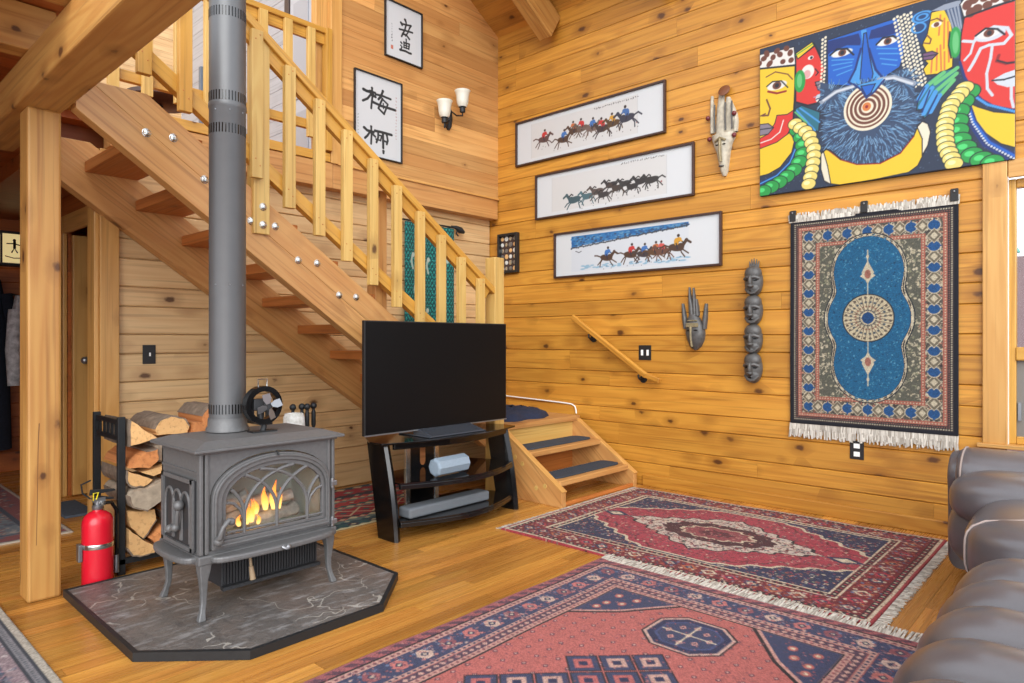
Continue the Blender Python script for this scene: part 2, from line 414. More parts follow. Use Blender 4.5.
# upper back wall under the roof slope
b = MB(); z = 2.485; k = 0
def ztop(x): return 4.03+.6*(XR-x)
while z < 5.1:
    h = (.122, .098, .135, .11)[k % 4]; k += 1
    s = segs(2.82, XR, .9, 2.6)
    for a, e in zip(s[:-1], s[1:]):
        if z+h > ztop(e)+.2 and z > ztop(a)-.02: continue
        b.plank((0, YU, 0), X, Z, -Y, a+.0006, e-.0006, z, z+h, c=.0022, th=.02)
    z += h
struct(b, 'wall_upper', M['wall_u'])
b = MB(); b.prism([(2.80, 2.44), (4.7, 2.44), (4.7, 3.99), (2.80, 5.12)], (0, YU+.018, 0), X, Z, Y, .07); struct(b, 'wall_upper_core', M['seam'])
# rim beam across the stairs and its ledge
b = MB(); b.box((1.32, YU-.005, 2.293), (2.82, YB+.02, 2.478)); b.box((2.822, YU-.005, 2.293), (XR-.01, YB+.02, 2.478)); struct(b, 'trim_1', M['string'], bevel=.003)
b = MB(); b.box((2.86, YU-.022, 2.473), (XR-.005, YU+.02, 2.492)); struct(b, 'trim_2', M['casing'], bevel=.003)
b = MB(); b.box((2.797, YU-.02, 2.478), (2.893, YU+.03, 5.1), 'z'); struct(b, 'trim_3', M['casing'], bevel=.003)
b = MB(); b.box((2.70, YU+.03, 2.55), (2.80, YU+.10, 5.1), 'z'); struct(b, 'trim_4', M['casing'], bevel=.003)
# baseboard
b = MB(); b.box((XR-.024, .55, 0), (XR-.0005, 2.82, .088), 'y'); struct(b, 'baseboard_right', M['wall_r'], bevel=.006)
# sloped ceiling: boards run along Y
b = MB(); sl = Vector((-1, 0, .6)).normalized(); nn = Vector((-.6, 0, -1)).normalized(); o = Vector((XR, 0, 4.03)); q = -.08
while q < 2.3:
    s = segs(1.3, 4.6, 1.5, 4)
    for a, e in zip(s[:-1], s[1:]): b.plank(o, Y, sl, nn, a+.0006, e-.0006, q, q+.135, c=.004)
    q += .135
struct(b, 'ceiling', M['ceil'])
b = MB(); b.obox(o+sl*1.1+Y*2.95-nn*.08, sl, Y, nn, (2.5, 3.4, .1)); struct(b, 'roof', M['seam'])
# rafters
for i, yy in enumerate((3.73, 2.62, 1.5)):
    b = MB(); p = o+Vector((0, yy, -.02))-sl*.02; b.board(p+nn*.14, p+sl*2.4+nn*.14, .137, .25, Y); struct(b, 'rafter' if not i else 'rafter.%03d' % i, M['timber'], bevel=.006)
# big post and beam
b = MB(); b.box((.730, 3.525, 0), (.858, 3.665, 2.172), 'z'); struct(b, 'timber_post', M['timber'], bevel=.011)
b = MB(); b.box((.695, -1.2, 2.17), (.863, 4.46, 2.352), 'y'); struct(b, 'timber_beam', M['timber'], bevel=.008)
for i, yy in enumerate((3.36, 2.72)):
    b = MB(); b.box((-2.8, yy, 2.354), (.80, yy+.115, 2.545)); struct(b, 'loft_joist' if not i else 'loft_joist.%03d' % i, M['timber'], bevel=.006)
b = MB(); b.box((-2.8, 4.0, 2.30), (.695, 4.10, 2.45)); struct(b, 'loft_joist.003', M['hall'], bevel=.006)
b = MB(); yy = 2.7
while yy < 4.46: b.box((-2.8, yy, 2.548), (.86, yy+.139, 2.588)); yy += .14
struct(b, 'loft_floor_left', M['hall'])
b = MB(); yy = 4.53
while yy < 8.4: b.box((-2.8, yy, 2.30 if yy > 4.6 else 2.44), (3.6, yy+.139, 2.545)); yy += .14
struct(b, 'loft_floor', M['hall'])
b = MB(); b.box((.86, 4.40, 2.482), (2.795, 4.53, 2.548)); struct(b, 'loft_edge', M['rail'], bevel=.004)
# hall through the opening on the left
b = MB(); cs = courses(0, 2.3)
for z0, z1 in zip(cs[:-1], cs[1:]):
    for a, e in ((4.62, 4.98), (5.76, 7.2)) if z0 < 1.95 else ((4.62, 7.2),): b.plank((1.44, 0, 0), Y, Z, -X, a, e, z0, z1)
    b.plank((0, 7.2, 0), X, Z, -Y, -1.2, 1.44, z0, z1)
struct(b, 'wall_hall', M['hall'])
b = MB(); b.box((1.0, 4.64, 2.2), (1.42, 7.2, 2.298)); struct(b, 'trim_5', M['hall'])
b = MB(); b.box((1.41, 5.0, 1.93), (1.436, 5.76, 2.06), 'y'); b.box((1.41, 4.90, 0), (1.436, 4.985, 2.06), 'z'); b.box((1.41, 5.755, 0), (1.436, 5.84, 2.06), 'z'); struct(b, 'trim_6', M['casing'], bevel=.004)
b = MB()
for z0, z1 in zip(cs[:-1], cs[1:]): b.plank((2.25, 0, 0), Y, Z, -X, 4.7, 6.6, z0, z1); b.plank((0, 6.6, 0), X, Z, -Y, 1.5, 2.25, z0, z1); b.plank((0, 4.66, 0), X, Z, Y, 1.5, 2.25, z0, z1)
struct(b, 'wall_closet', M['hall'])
d = MB(); d.box((1.46, 5.70, .01), (2.16, 5.74, 1.92), 'z')
for a, e in ((.15, .85), (.98, 1.78)): d.box((1.56, 5.688, a), (2.06, 5.70, e), 'z')
d = struct(d, 'door_1', M['casing'], bevel=.004)
h = MB(); h.cyl((1.52, 5.70, 1.0), (1.52, 5.65, 1.0), .012); h.ell((1.52, 5.64, 1.0), .028); h.build('door_handle', M['steel'], d, smooth=True)
b = MB(); b.box((1.288, YB-.03, 0), (1.392, YB+.02, 2.29), 'z'); b.box((1.262, YB-.01, 0), (1.288, YB+.12, 2.29), 'z'); struct(b, 'trim_7', M['casing'], bevel=.004)
b = MB()
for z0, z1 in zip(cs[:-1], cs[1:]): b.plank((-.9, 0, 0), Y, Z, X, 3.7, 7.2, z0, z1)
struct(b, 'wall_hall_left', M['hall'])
# loft room: white boarded wall with a white door
b = MB(); z = 2.55
while z < 6.2: b.plank((3.2, 0, 0), Y, Z, -X, 4.55, 8.2, z, z+.138, c=.004); z += .138
struct(b, 'wall_loft', M['white_board'])
b = MB(); z = 2.55; 
while z < 7.2: b.plank((0, 8.2, 0), X, Z, -Y, -2.8, 3.2, z, z+.138, c=.004); z += .138
struct(b, 'wall_loft_back', M['wall_b'])
d = MB(); d.box((3.165, 4.95, 2.56), (3.195, 5.65, 4.3), 'z'); d = struct(d, 'door_2', plain('white_paint', (176, 179, 184), .4), bevel=.003)
for i, (a, e, z0, z1) in enumerate(((5.02, 5.27, 2.70, 3.2), (5.33, 5.58, 2.70, 3.2), (5.02, 5.27, 3.32, 4.2), (5.33, 5.58, 3.32, 4.2))):
    h = MB(); h.box((3.155, a, z0), (3.166, e, z1), 'z'); h.build('door_panel', plain('panel_paint', (160, 164, 170), .4), d, bevel=.004)
h = MB(); h.ell((3.13, 5.03, 3.42), .03); h.build('door_knob', M['black'], d, smooth=True)
b = MB()
for a, e in ((4.86, 4.94), (5.66, 5.74)): b.box((3.155, a, 2.55), (3.198, e, 4.4), 'z')
struct(b, 'trim_8', plain('dark_trim', (70, 58, 54), .5), bevel=.003)
b = MB(); b.box((3.17, 6.95, 2.9), (3.198, 7.0, 4.2), 'z'); b.box((3.17, 7.6, 2.9), (3.198, 7.65, 4.2), 'z'); b.box((3.17, 6.95, 2.86), (3.198, 7.65, 2.9), 'y'); struct(b, 'window_2', plain('blue_grey_trim', (96, 108, 120), .4), bevel=.003)
# window in the right wall
b = MB()
for lo, hi, g in (((XR-.025, .486, .565), (XR+.0, .601, 2.15), 'z'), ((XR-.025, -1.0, 2.05), (XR+.0, .484, 2.15), 'y')): b.box(lo, hi, g)
struct(b, 'trim_9', M['casing'], bevel=.005)
b = MB(); b.box((XR-.05, -1.0, .545), (XR+.10, .625, .567), 'y'); struct(b, 'trim_10', M['casing'], bevel=.004)
w1 = MB()
for lo, hi, g in (((XR+.03, .452, .567), (XR+.09, .498, 2.05), 'z'), ((XR+.03, -1.0, 2.0), (XR+.09, .452, 2.05), 'y'), ((XR+.03, -1.0, .567), (XR+.09, .452, .61), 'y'), ((XR+.02, -1.0, 1.035), (XR+.09, .452, 1.11), 'y')): w1.box(lo, hi, g)
w1 = struct(w1, 'window_1', M['rail'], bevel=.006)
h = MB(); h.box((XR+.0, .484, .567), (XR+.10, .50, 2.05), 'z'); h.build('jamb_lining', M['white'], w1)
h = MB(); h.box((XR+.055, .405, .61), (XR+.075, .452, 1.035), 'z'); h.box((XR+.055, -1.0, .61), (XR+.075, .405, .65), 'y'); h.box((XR+.055, -1.0, .995), (XR+.075, .405, 1.035), 'y'); h.build('sash', plain('grey_sash', (120, 116, 110), .5), w1)
h = MB(); h.box((XR+.04, .43, .70), (XR+.055, .445, .80), 'z'); h.build('latch', M['steel'], w1)
h = MB(); h.box((XR+.063, -1.0, .61), (XR+.067, .452, 2.0)); h.build('glass', M['glass'], w1)
# what stands outside
b = MB(); b.box((9.5, -6, -.5), (9.7, 2.6, 2.1), 'y'); tag(b.build('neighbour_shed', plain('mauve_siding', (112, 84, 82), .8, noise=.1, scale=3)), 'mauve wooden shed wall seen outside through the window', 'shed')
random.seed(3); tr = thing('spruce_tree', 'blue-green spruce showing over the shed outside the window', 'tree', (10.6, 1.2, -.5))
b = MB(); b.cyl((10.6, 1.2, -.5), (10.6, 1.2, 2.5), .12, .03); b.build('trunk', M['tread'], tr)
b = MB()
for i in range(9): b.lathe([(.9-.085*i, .1+.27*i), (.45-.04*i, .28+.27*i), (.05, .5+.27*i)], (10.6, 1.2, 0), Z, 13)
b.build('needles', plain('spruce_teal', (70, 140, 126), .8, noise=.3, scale=8), tr)
b = MB(); b.box((5.5, -14, -.6), (24, 10, -.5)); struct(b, 'ground', plain('snow', (232, 236, 240), .8))
# ------------------------------------------------------------------ stairs up to the loft
YS = 3.42                       # outer face of the near stringer
def tz(k): return .52+.1838*k   # tread tops above the landing
def tx(k): return 2.793-.268*(k-3)   # back edge of tread k
sd = Vector((-1, 0, .686)).normalized(); su = Vector((.686, 0, 1)).normalized()
def zlow(x): return 2.177-.70*(x-.883)
st = thing('staircase', 'open-tread wooden staircase climbing behind the flue pipe to the loft', 'staircase', (2.2, 3.9, 0))
def stringer(y0, y1, two, x0, x1, ztrim):
    """boards following the pitch, cut plumb at the top end and level at the foot"""
    out = []
    h = .345/(2 if two else 1)
    for i in range(2 if two else 1):
        f = lambda x, q: zlow(x)+q
        a, e = i*h, (i+1)*h
        xt = lambda q: .883+(2.177+q-ztrim)/.70
        if f(x0, a) > ztrim: pts = [(xt(a), ztrim), (xt(e), ztrim)]
        elif f(x0, e) > ztrim: pts = [(x0, f(x0, a)), (x0, ztrim), (xt(e), ztrim)]
        else: pts = [(x0, f(x0, a)), (x0, f(x0, e))]
        pts += [(x1, f(x1, e)), (x1, f(x1, a))]
        b = MB(); b.prism(pts, (0, y0, 0), X, Z, Y, y1-y0, (sd, su, Y)); out.append(b)
    return out
for b in stringer(YS, YS+.075, True, .885, 3.46, 2.315): b.build('stringer', M['string'], st, bevel=.003)
for b in stringer(YU-.005, YB-.012, False, 1.0, 3.604, 2.29): b.build('stringer', M['string'], st, bevel=.004, label='stringer bolted along the wall')
for k in range(1, 11):
    if tx(k) < .95: continue
    b = MB(); b.box((tx(k), YS+.076, tz(k)-.062), (tx(k)+.285, YU-.006, tz(k)), 'y'); b.build('tread', M['tread'], st, bevel=.005)
def bolt(par, x, y, z, r=.018):
    b = MB(); b.lathe([(r*1.15, 0), (r*1.15, .003), (r, .004), (r*.9, .009), (r*.5, .013), (.001, .014)], (x, y, z), (0, -1, 0), 14); b.build('bolt', M['bolt'], par, smooth=True)
for x, z in ((1.175, 2.13), (1.297, 2.133), (1.446, 1.956), (1.827, 1.768), (1.964, 1.596), (2.083, 1.589), (2.229, 1.414), (2.347, 1.407), (1.565, 1.945), (1.69, 1.78)): bolt(st, x, YS, z)

# railing of the stairs
rl = thing('stair_railing', 'yellow pine railing with flat balusters running up the near side of the stairs', 'railing', (2.4, 3.4, .5))
def zr(x): return 1.587+.7194*(3.429-x)
def zb(x): return 1.985-.702*(x-1.938)
b = MB(); b.board((3.56, 3.415, zr(3.56)-.022), (.95, 3.415, zr(.95)-.022), .075, .044, Y); b.build('handrail', M['rail'], rl, bevel=.006)
b = MB(); b.board((3.46, 3.418, zr(3.46)-.085), (.95, 3.418, zr(.95)-.085), .035, .075, Y); b.build('rail_board', M['rail'], rl, bevel=.003)
b = MB(); b.board((3.46, 3.425, zb(3.46)-.035), (.95, 3.425, zb(.95)-.035), .05, .072, Y); b.build('lower_rail', M['rail'], rl, bevel=.003)
random.seed(21)
for x in (1.15, 1.335, 1.52, 1.70, 1.888, 2.073, 2.256, 2.44, 2.622, 2.81, 2.993, 3.176, 3.362):
    b = MB(); b.box((x-.031, 3.363, zb(x)-.15), (x+.031, 3.399, zr(x)-.05), 'z')
    o = b.build('baluster', M['fresh' if x > 1.6 else 'rail'], rl, bevel=.003)
    for dx, z in ((-.012, zb(x)-.05), (.012, zb(x)-.085), (-.012, zr(x)-.10), (.012, zr(x)-.075)): d = MB(); d.lathe([(.004, 0), (.003, .0015), (.0005, .002)], (x+dx, 3.3629, z), (0, -1, 0), 8); d.build('screw_plug', M['tread'], o)
b = MB(); b.box((1.695, 3.3993, 1.715), (1.785, 3.478, 2.76), 'z'); o = b.build('newel_post', M['fresh'], rl, bevel=.004)
for z in (1.86, 1.764): bolt(rl, 1.746, 3.399, z)
b = MB(); b.box((2.545, 3.43+.068, 1.0), (2.635, 3.588, 2.10), 'z'); b.build('newel_post', M['string'], rl, bevel=.004)
b = MB(); b.box((3.505, 3.375, .0), (3.605, 3.475, 1.752), 'z'); b.build('newel_post', M['fresh'], rl, bevel=.006)

# railing of the loft
lr = thing('loft_railing', 'pine balustrade along the loft edge above the stairs', 'railing', (2.0, 4.42, 2.55))
b = MB(); b.box((.9, 4.39, 3.43), (2.795, 4.46, 3.47)); b.build('handrail', M['rail'], lr, bevel=.005)
b = MB(); b.box((.9, 4.412, 3.355), (2.795, 4.44, 3.43)); b.build('rail_board', M['rail'], lr, bevel=.003)
b = MB(); b.box((.9, 4.41, 2.70), (2.795, 4.45, 2.765)); b.build('lower_rail', M['rail'], lr, bevel=.003)
for x in (1.14, 1.327, 1.513, 1.70, 1.885, 2.07, 2.256, 2.443, 2.625): b = MB(); b.box((x-.03, 4.375, 2.63), (x+.03, 4.409, 3.428), 'z'); b.build('baluster', M['fresh'], lr, bevel=.003)
b = MB(); b.box((2.745, 4.372, 2.56), (2.793, 4.44, 3.47), 'z'); b.build('end_post', M['rail'], lr, bevel=.003)

# landing with its two steps
ls = thing('landing_steps', 'low wooden landing with two open steps down to the rug', 'steps', (4.1, 3.3, 0))
b = MB(); yy = 3.30
for a, e in ((3.412, 3.50), (3.502, 3.64), (3.642, 3.78), (3.782, 3.92), (3.922, 4.06), (4.062, 4.2), (4.202, 4.34), (4.342, 4.51)): b.box((3.61, a, .474), (4.58, e, .514))
b.build('landing_deck', M['string'], ls, bevel=.003)
b = MB(); b.box((3.655, 3.44, .343), (4.515, 3.46, .473)); b.build('riser', M['fresh'], ls, bevel=.002)
b = MB(); b.box((3.655, 3.44, .05), (4.515, 3.46, .341)); b.build('lower_riser', M['tread'], ls, bevel=.002)
for x0, x1 in ((3.608, 3.655), (4.515, 4.56)):
    b = MB(); b.prism([(2.84, 0), (2.84, .10), (3.39, .473), (3.56, .473), (3.56, 0)], (x0, 0, 0), Y, Z, X, x1-x0, (Vector((0, 1, .9)).normalized(), Vector((0, -.9, 1)).normalized(), X))
    s = b.build('side_stringer', M['string'], ls, bevel=.004)
    c = MB(); c.board((( x0+x1)/2, 2.835, .104), ((x0+x1)/2, 3.398, .486), x1-x0+.004, .014, X); c.build('stringer_cap', M['casing'], s, bevel=.003)
for y0, z in ((2.888, .170), (3.152, .342)):
    b = MB(); b.box((3.656, y0, z-.04), (4.514, y0+.285, z)); b.build('tread', M['string'], ls, bevel=.006)
b = MB(); b.box((3.656, 2.845, .004), (4.514, 2.872, .03)); b.build('toe_board', M['tread'], ls, bevel=.003)
for y, z in ((2.99, .13), (3.07, .105), (3.27, .30), (3.20, .26)):
    b = MB(); b.lathe([(.017, 0), (.016, .002), (.001, .002)], (3.608, y, z), (-1, 0, 0), 14); b.build('bolt_hole_cap', M['fresh'], ls)
M['mat'] = plain('charcoal_mat', (48, 56, 66), .95, noise=.35, scale=260, bump=.5)
def stepmat(y0, z, lab):
    b = MB(); n = 14; w, d, r = .80, .21, .07; pts = []
    for cx, cy, a0 in ((w-r, r, -90), (w-r, d-r*.6, 0), (r, d-r*.6, 90), (r, r, 180)):
        for i in range(6):
            a = math.radians(a0+i*18); pts.append((cx+r*math.cos(a), cy+r*.6*math.sin(a)))
    b.prism(pts, (3.69, y0, z+.0005), X, Y, Z, .012); tag(b.build('step_mat', M['mat'], bevel=.003), lab, 'mat', 'charcoal step mats')
stepmat(2.915, .170, 'charcoal mat on the lower of the two wooden steps')
stepmat(3.185, .342, 'charcoal mat on the upper step just below the landing')
random.seed(5)
b = MB()
def fur(u, v):
    a = u*2*PI; r = 1+.07*math.sin(5*a)+.05*math.sin(9*a+1)
    x, y = 4.06+.40*r*math.cos(a)*v, 3.84+.36*r*math.sin(a)*v
    z = .515+.07*math.sqrt(max(0, 1-v**4))+random.uniform(-.008, .012)*(1 if v < .99 else 0)
    return (x, y, z)
b.grid(fur, 60, 16); tag(b.build('sheepskin', plain('blue_black_wool', (30, 36, 54), 1, noise=.6, scale=120, bump=1), smooth=True, angle=180), 'shaggy blue-black sheepskin on the landing at the foot of the stairs', 'sheepskin')
b = MB(); b.tube([(4.618, 4.38, .627), (4.618, 4.1, .618), (4.618, 3.886, .612), (4.618, 3.60, .602), (4.618, 3.53, .597), (4.615, 3.49, .58), (4.61, 3.475, .55), (4.61, 3.472, .520)], .006, 8); tag(b.build('white_cord', M['white'], smooth=True), 'thin white cord along the wall above the landing', 'cord')
# short handrail on the right wall
hr = thing('wall_handrail', 'short sloping wooden handrail fixed to the wall above the low landing steps', 'handrail', (4.56, 3.1, 1.1))
b = MB(); b.board((4.56, 3.478, 1.348), (4.56, 2.752, .868), .034, .044, X); b.board((4.56, 2.768, .876), (4.56, 2.635, .838), .034, .04, X); b.build('rail', M['wall_r'], hr, bevel=.008)
for y, z in ((3.30, 1.22), (2.82, .90)):
    b = MB(); b.cyl((4.629, y, z-.06), (4.62, y, z-.06), .03); b.tube([(4.625, y, z-.06), (4.58, y, z-.065), (4.552, y, z-.045), (4.55, y, z-.022)], .008); b.build('bracket', M['black'], hr, smooth=True)
# ------------------------------------------------------------------ hearth and stove
hp = thing('hearth_pad', 'dark grey slate hearth slab with cut corners and black metal edge under the stove', 'hearth', (1.43, 2.9, 0))
HP = [(.862, 3.50), (.858, 2.616), (1.146, 2.325), (1.725, 2.322), (2.0, 2.577), (2.0, 3.50)]
b = MB(); b.prism(HP, (0, 0, .002), X, Y, Z, .029); b.build('slate_slab', M['slate'], hp)
def inset(poly, d):
    c = Vector((sum(p[0] for p in poly)/len(poly), sum(p[1] for p in poly)/len(poly)))
    return [tuple(Vector(p)+(c-Vector(p)).normalized()*d) for p in poly]
b = MB(); n = len(HP); o2 = inset(HP, -.006); i2 = inset(HP, .014)
vs = [(x, y, z) for pl, z in ((o2, .001), (o2, .034), (i2, .034), (i2, .0315)) for x, y in pl]
b.add(vs, [(r*n+i, r*n+(i+1) % n, (r+1)*n+(i+1) % n, (r+1)*n+i) for r in range(3) for i in range(n)]); b.build('metal_edge', M['black'], hp, fix=False)

sv = thing('wood_stove', 'grey cast iron stove with arched glass door and fire burning inside', 'stove', (1.43, 2.9, .05))
x0, x1, y0, y1 = 1.13, 1.738, 2.71, 3.11
iron, dark = M['iron'], M['iron_dark']
# body: open-fronted box
b = MB(); b.box((x0, y0+.02, .29), (x0+.02, y1, .695)); b.box((x1-.02, y0+.02, .29), (x1, y1, .695)); b.box((x0, y1-.02, .29), (x1, y1, .695)); b.box((x0, y0+.02, .275), (x1, y1, .30)); b.box((x0, y0+.02, .68), (x1, y1, .70)); b.build('body', iron, sv, bevel=.004)
# corner pilasters
for xx in (x0, x1-.03):
    b = MB(); b.box((xx-.004, y0-.003, .29), (xx+.012, y0+.03, .70)); b.box((xx+.018, y0-.003, .29), (xx+.034, y0+.03, .70)); b.build('corner_pilaster', iron, sv, bevel=.004)
# front plate with arched opening
def archpts(xa, xb, zb, zs, zt, n=24):
    cx, r, h = (xa+xb)/2, (xb-xa)/2, zt-zs
    return [(xa, zb)]+[(cx-r*math.cos(PI*i/n), zs+h*math.sin(PI*i/n)**.85) for i in range(n+1)]+[(xb, zb)]
def ringplate(mb, A, B, y, d):
    """solid frame between outline A (outer) and B (inner), same point count"""
    n = len(A); vs = [(p[0], yy, p[1]) for yy in (y, y+d) for P in (A, B) for p in P]
    fs = []
    for i in range(n):
        j = (i+1) % n
        fs += [(i, j, n+j, n+i), (2*n+i, 3*n+i, 3*n+j, 2*n+j), (i, 2*n+i, 2*n+j, j), (n+i, n+j, 3*n+j, 3*n+i)]
    mb.add(vs, fs)
OUT = archpts(1.168, 1.716, .30, .49, .672); N_ = len(OUT)
def rectpts(P, xa, xb, za, zb):
    out = []
    for x, z in P:
        c = ((xa+xb)/2, .45); dx, dz = x-c[0], z-c[1]
        s = min(((xb-xa)/2)/abs(dx) if abs(dx) > 1e-6 else 99, ((zb-c[1]) if dz > 0 else (c[1]-za))/abs(dz) if abs(dz) > 1e-6 else 99)
        out.append((c[0]+dx*s, c[1]+dz*s))
    out[0] = (xa, za); out[-1] = (xb, za); return out
b = MB(); ringplate(b, rectpts(OUT, x0+.03, x1-.03, .285, .70), OUT, y0+.004, .02); b.build('front_plate', iron, sv)
MID = archpts(1.172, 1.712, .304, .49, .666); INN = archpts(1.232, 1.674, .35, .475, .612); IN2 = archpts(1.212, 1.690, .335, .48, .632)
dr = MB(); ringplate(dr, MID, IN2, y0-.014, .03); ringplate(dr, IN2, INN, y0-.004, .022); ringplate(dr, archpts(1.180, 1.704, .312, .49, .658), archpts(1.190, 1.698, .322, .488, .648), y0-.020, .008)
dr = dr.build('door', iron, sv, bevel=.003)
# gothic grille
g = MB(); cols = [1.308, 1.453, 1.598]; zt = lambda x: .475+.137*max(0, 1-((x-1.453)/.221)**2)**.45
def arc(xa, xb, z0, h):
    pts = []
    for i in range(15):
        a = PI/2*i/14; x = xa+(xb-xa)*(1-math.cos(a)); z = z0+h*math.sin(a)
        if z < zt(x)+.006 and 1.225 < x < 1.682: pts.append((x, y0-.004, z))
    if len(pts) > 1: g.tube(pts, .0078, 8)
for c in cols: g.tube([(c, y0-.004, .348), (c, y0-.004, .425)], .0078, 8)
for c in cols:
    arc(c, c+.25, .42, .185); arc(c, c-.25, .42, .185)
arc(1.163, 1.31, .40, .10) if 0 else None
g.tube([(1.235, y0-.004, .485), (1.262, y0-.004, .478), (1.29, y0-.004, .45), (1.308, y0-.004, .40)], .0065, 6)
g.tube([(1.672, y0-.004, .485), (1.645, y0-.004, .478), (1.616, y0-.004, .45), (1.598, y0-.004, .40)], .0065, 6)
g.tube([(1.235, y0-.004, .362), (1.672, y0-.004, .362)], .006, 6); g.build('grille', iron, dr, smooth=True)
b = MB(); b.prism(INN, (0, y0+.012, 0), X, Z, Y, .004); b.build('glass', M['glass'], dr)
b = MB(); b.tube([(1.190, y0-.02, .345), (1.186, y0-.05, .36), (1.196, y0-.055, .40), (1.222, y0-.05, .425), (1.232, y0-.045, .418)], [.016, .011, .009, .010, .016], 10); b.ell((1.190, y0-.03, .342), .02); b.ell((1.236, y0-.045, .416), .015); b.build('door_handle', iron, dr, smooth=True)
for z in (.493, .318):
    b = MB(); b.box((1.708, y0-.03, z-.012), (1.738, y0-.004, z+.012)); b.cyl((1.716, y0-.022, z-.022), (1.716, y0-.022, z+.022), .007); b.build('hinge', M['steel'], sv, bevel=.003)
b = MB(); b.tube([(1.443, y0-.016, .674), (1.446, y0-.024, .668), (1.450, y0-.026, .655)], .004); b.build('arch_hook', M['black'], sv, smooth=True)
# top plate: stepped lid
t = MB()
def slab(e, z, zz, e2=None):
    e2 = e if e2 is None else e2
    lo = [(x0-e, y0-e), (x1+e, y0-e), (x1+e, y1+e), (x0-e, y1+e)]; hi = [(x0-e2, y0-e2), (x1+e2, y0-e2), (x1+e2, y1+e2), (x0-e2, y1+e2)]
    t.add([(x, y, z) for x, y in lo]+[(x, y, zz) for x, y in hi], [(3, 2, 1, 0), (4, 5, 6, 7)]+[(i, (i+1) % 4, (i+1) % 4+4, i+4) for i in range(4)])
slab(.012, .692, .702); slab(.036, .702, .714); slab(.036, .7142, .738, -.035)
t.build('top_plate', iron, sv, bevel=.003)
# side door with relief arches
s = MB(); s.box((x0-.012, 2.745, .30), (x0, 3.06, .585)); s.build('side_door', dark, sv, bevel=.004)
s = MB()
for a, e, z0, z1 in ((2.745, 2.765, .30, .588), (3.04, 3.06, .30, .588), (2.745, 3.06, .572, .588), (2.745, 3.06, .30, .316)): s.box((x0-.02, a, z0), (x0-.011, e, z1))
for c in (2.82, 2.90, 2.98):
    s.tube([(x0-.014, c-.045+.0*i, .33+.02*i) for i in range(7)]+[(x0-.014, c-.045*math.cos(PI*i/10), .46+.07*math.sin(PI*i/10)) for i in range(11)]+[(x0-.014, c+.045, .45-.02*i) for i in range(7)], .006, 6)
s.build('side_relief', iron, sv)
s = MB(); s.ell((x0-.035, 2.835, .478), .021); s.tube([(x0-.035, 2.835, .478), (x0-.04, 2.838, .43), (x0-.035, 2.85, .385)], .008); s.ell((x0-.04, 2.855, .385), .017); s.tube([(x0-.04, 2.855, .385), (x0-.04, 2.885, .375), (x0-.04, 2.905, .372)], .009); s.ell((x0-.04, 2.91, .372), .018); s.build('side_handle', M['iron'], sv, smooth=True)
s = MB(); s.box((x0-.006, 2.72, .61), (x0+.002, 3.09, .62)); s.box((x0-.006, 2.72, .68), (x0+.002, 3.09, .69)); s.build('side_moulding', iron, sv)
# ash lips
def lip(cx0, cx1, cy, depth, axis, z0, z1):
    b = MB(); n = 20; pts = []
    for i in range(n+1):
        a = PI*i/n; u = (cx0+cx1)/2-(cx1-cx0)/2*math.cos(a); v = depth*math.sin(a)**.5
        pts.append((u, v))
    if axis == 'y': b.prism(pts, (0, cy, z0), X, -Y, Z, z1-z0)
    else: b.prism(pts, (cy, 0, z0), Y, -X, Z, z1-z0)
    return b
lip(1.165, 1.725, y0+.004, .085, 'y', .258, .284).build('ash_lip', iron, sv, bevel=.008)
lip(2.73, 3.09, x0+.004, .075, 'x', .258, .284).build('side_lip', iron, sv, bevel=.008)
b = MB(); b.box((x0-.01, y0-.008, .25), (x1+.01, y1, .288)); b.build('base_frame', iron, sv, bevel=.006)
b = MB(); b.ell((1.459, y0-.088, .272), .012); b.tube([(1.435, y0-.085, .278), (1.445, y0-.096, .27), (1.459, y0-.098, .272)], .006); b.build('lip_latch', M['steel'], sv, smooth=True)
# legs
for lx, ly, dx, dy in ((x0+.01, y0+.008, -1, -1), (x1-.01, y0+.008, 1, -1), (x0+.01, y1-.02, -1, 1), (x1-.01, y1-.02, 1, 1)):
    b = MB(); path = [(0, .258, .040), (.001, .23, .036), (0, .19, .026), (-.003, .14, .020), (-.003, .10, .018), (.004, .066, .018), (.012, .042, .023), (.014, .0315, .025)]
    vs = []; fs = []
    for o_, z, w_ in path:
        cx, cy = lx+dx*(o_-w_*.3), ly+dy*(o_-w_*.3)
        vs += [(cx+a*w_*.6, cy+c*w_*.6, z) for a, c in ((-1, -1), (1, -1), (1, 1), (-1, 1))]
    for i in range(len(path)-1):
        for k in range(4): fs.append((i*4+k, i*4+(k+1) % 4, i*4+4+(k+1) % 4, i*4+4+k))
    fs += [(3, 2, 1, 0), tuple(len(vs)-4+k for k in range(4))]
    b.add(vs, fs); b.build('leg', iron, sv, bevel=.004, smooth=True)
# lower heat shield with ribs
b = MB(); b.box((1.255, 2.80, .108), (1.70, 3.06, .25)); hs = b.build('heat_shield', dark, sv, bevel=.004)
b = MB()
for i in range(34): b.box((1.262+i*.013, 2.792, .12), (1.269+i*.013, 2.80, .235))
b.box((1.25, 2.788, .236), (1.705, 2.80, .25)); b.box((1.25, 2.772, .102), (1.705, 2.80, .116)); b.build('shield_rib', dark, hs)
b = MB(); b.tube([(1.34, 2.72, .235), (1.34, 2.712, .20)], .006); b.cyl((1.34, 2.712, .20), (1.345, 2.705, .145), .009, .012); b.build('air_lever', plain('worn_wood', (150, 128, 100), .6), sv, smooth=True)
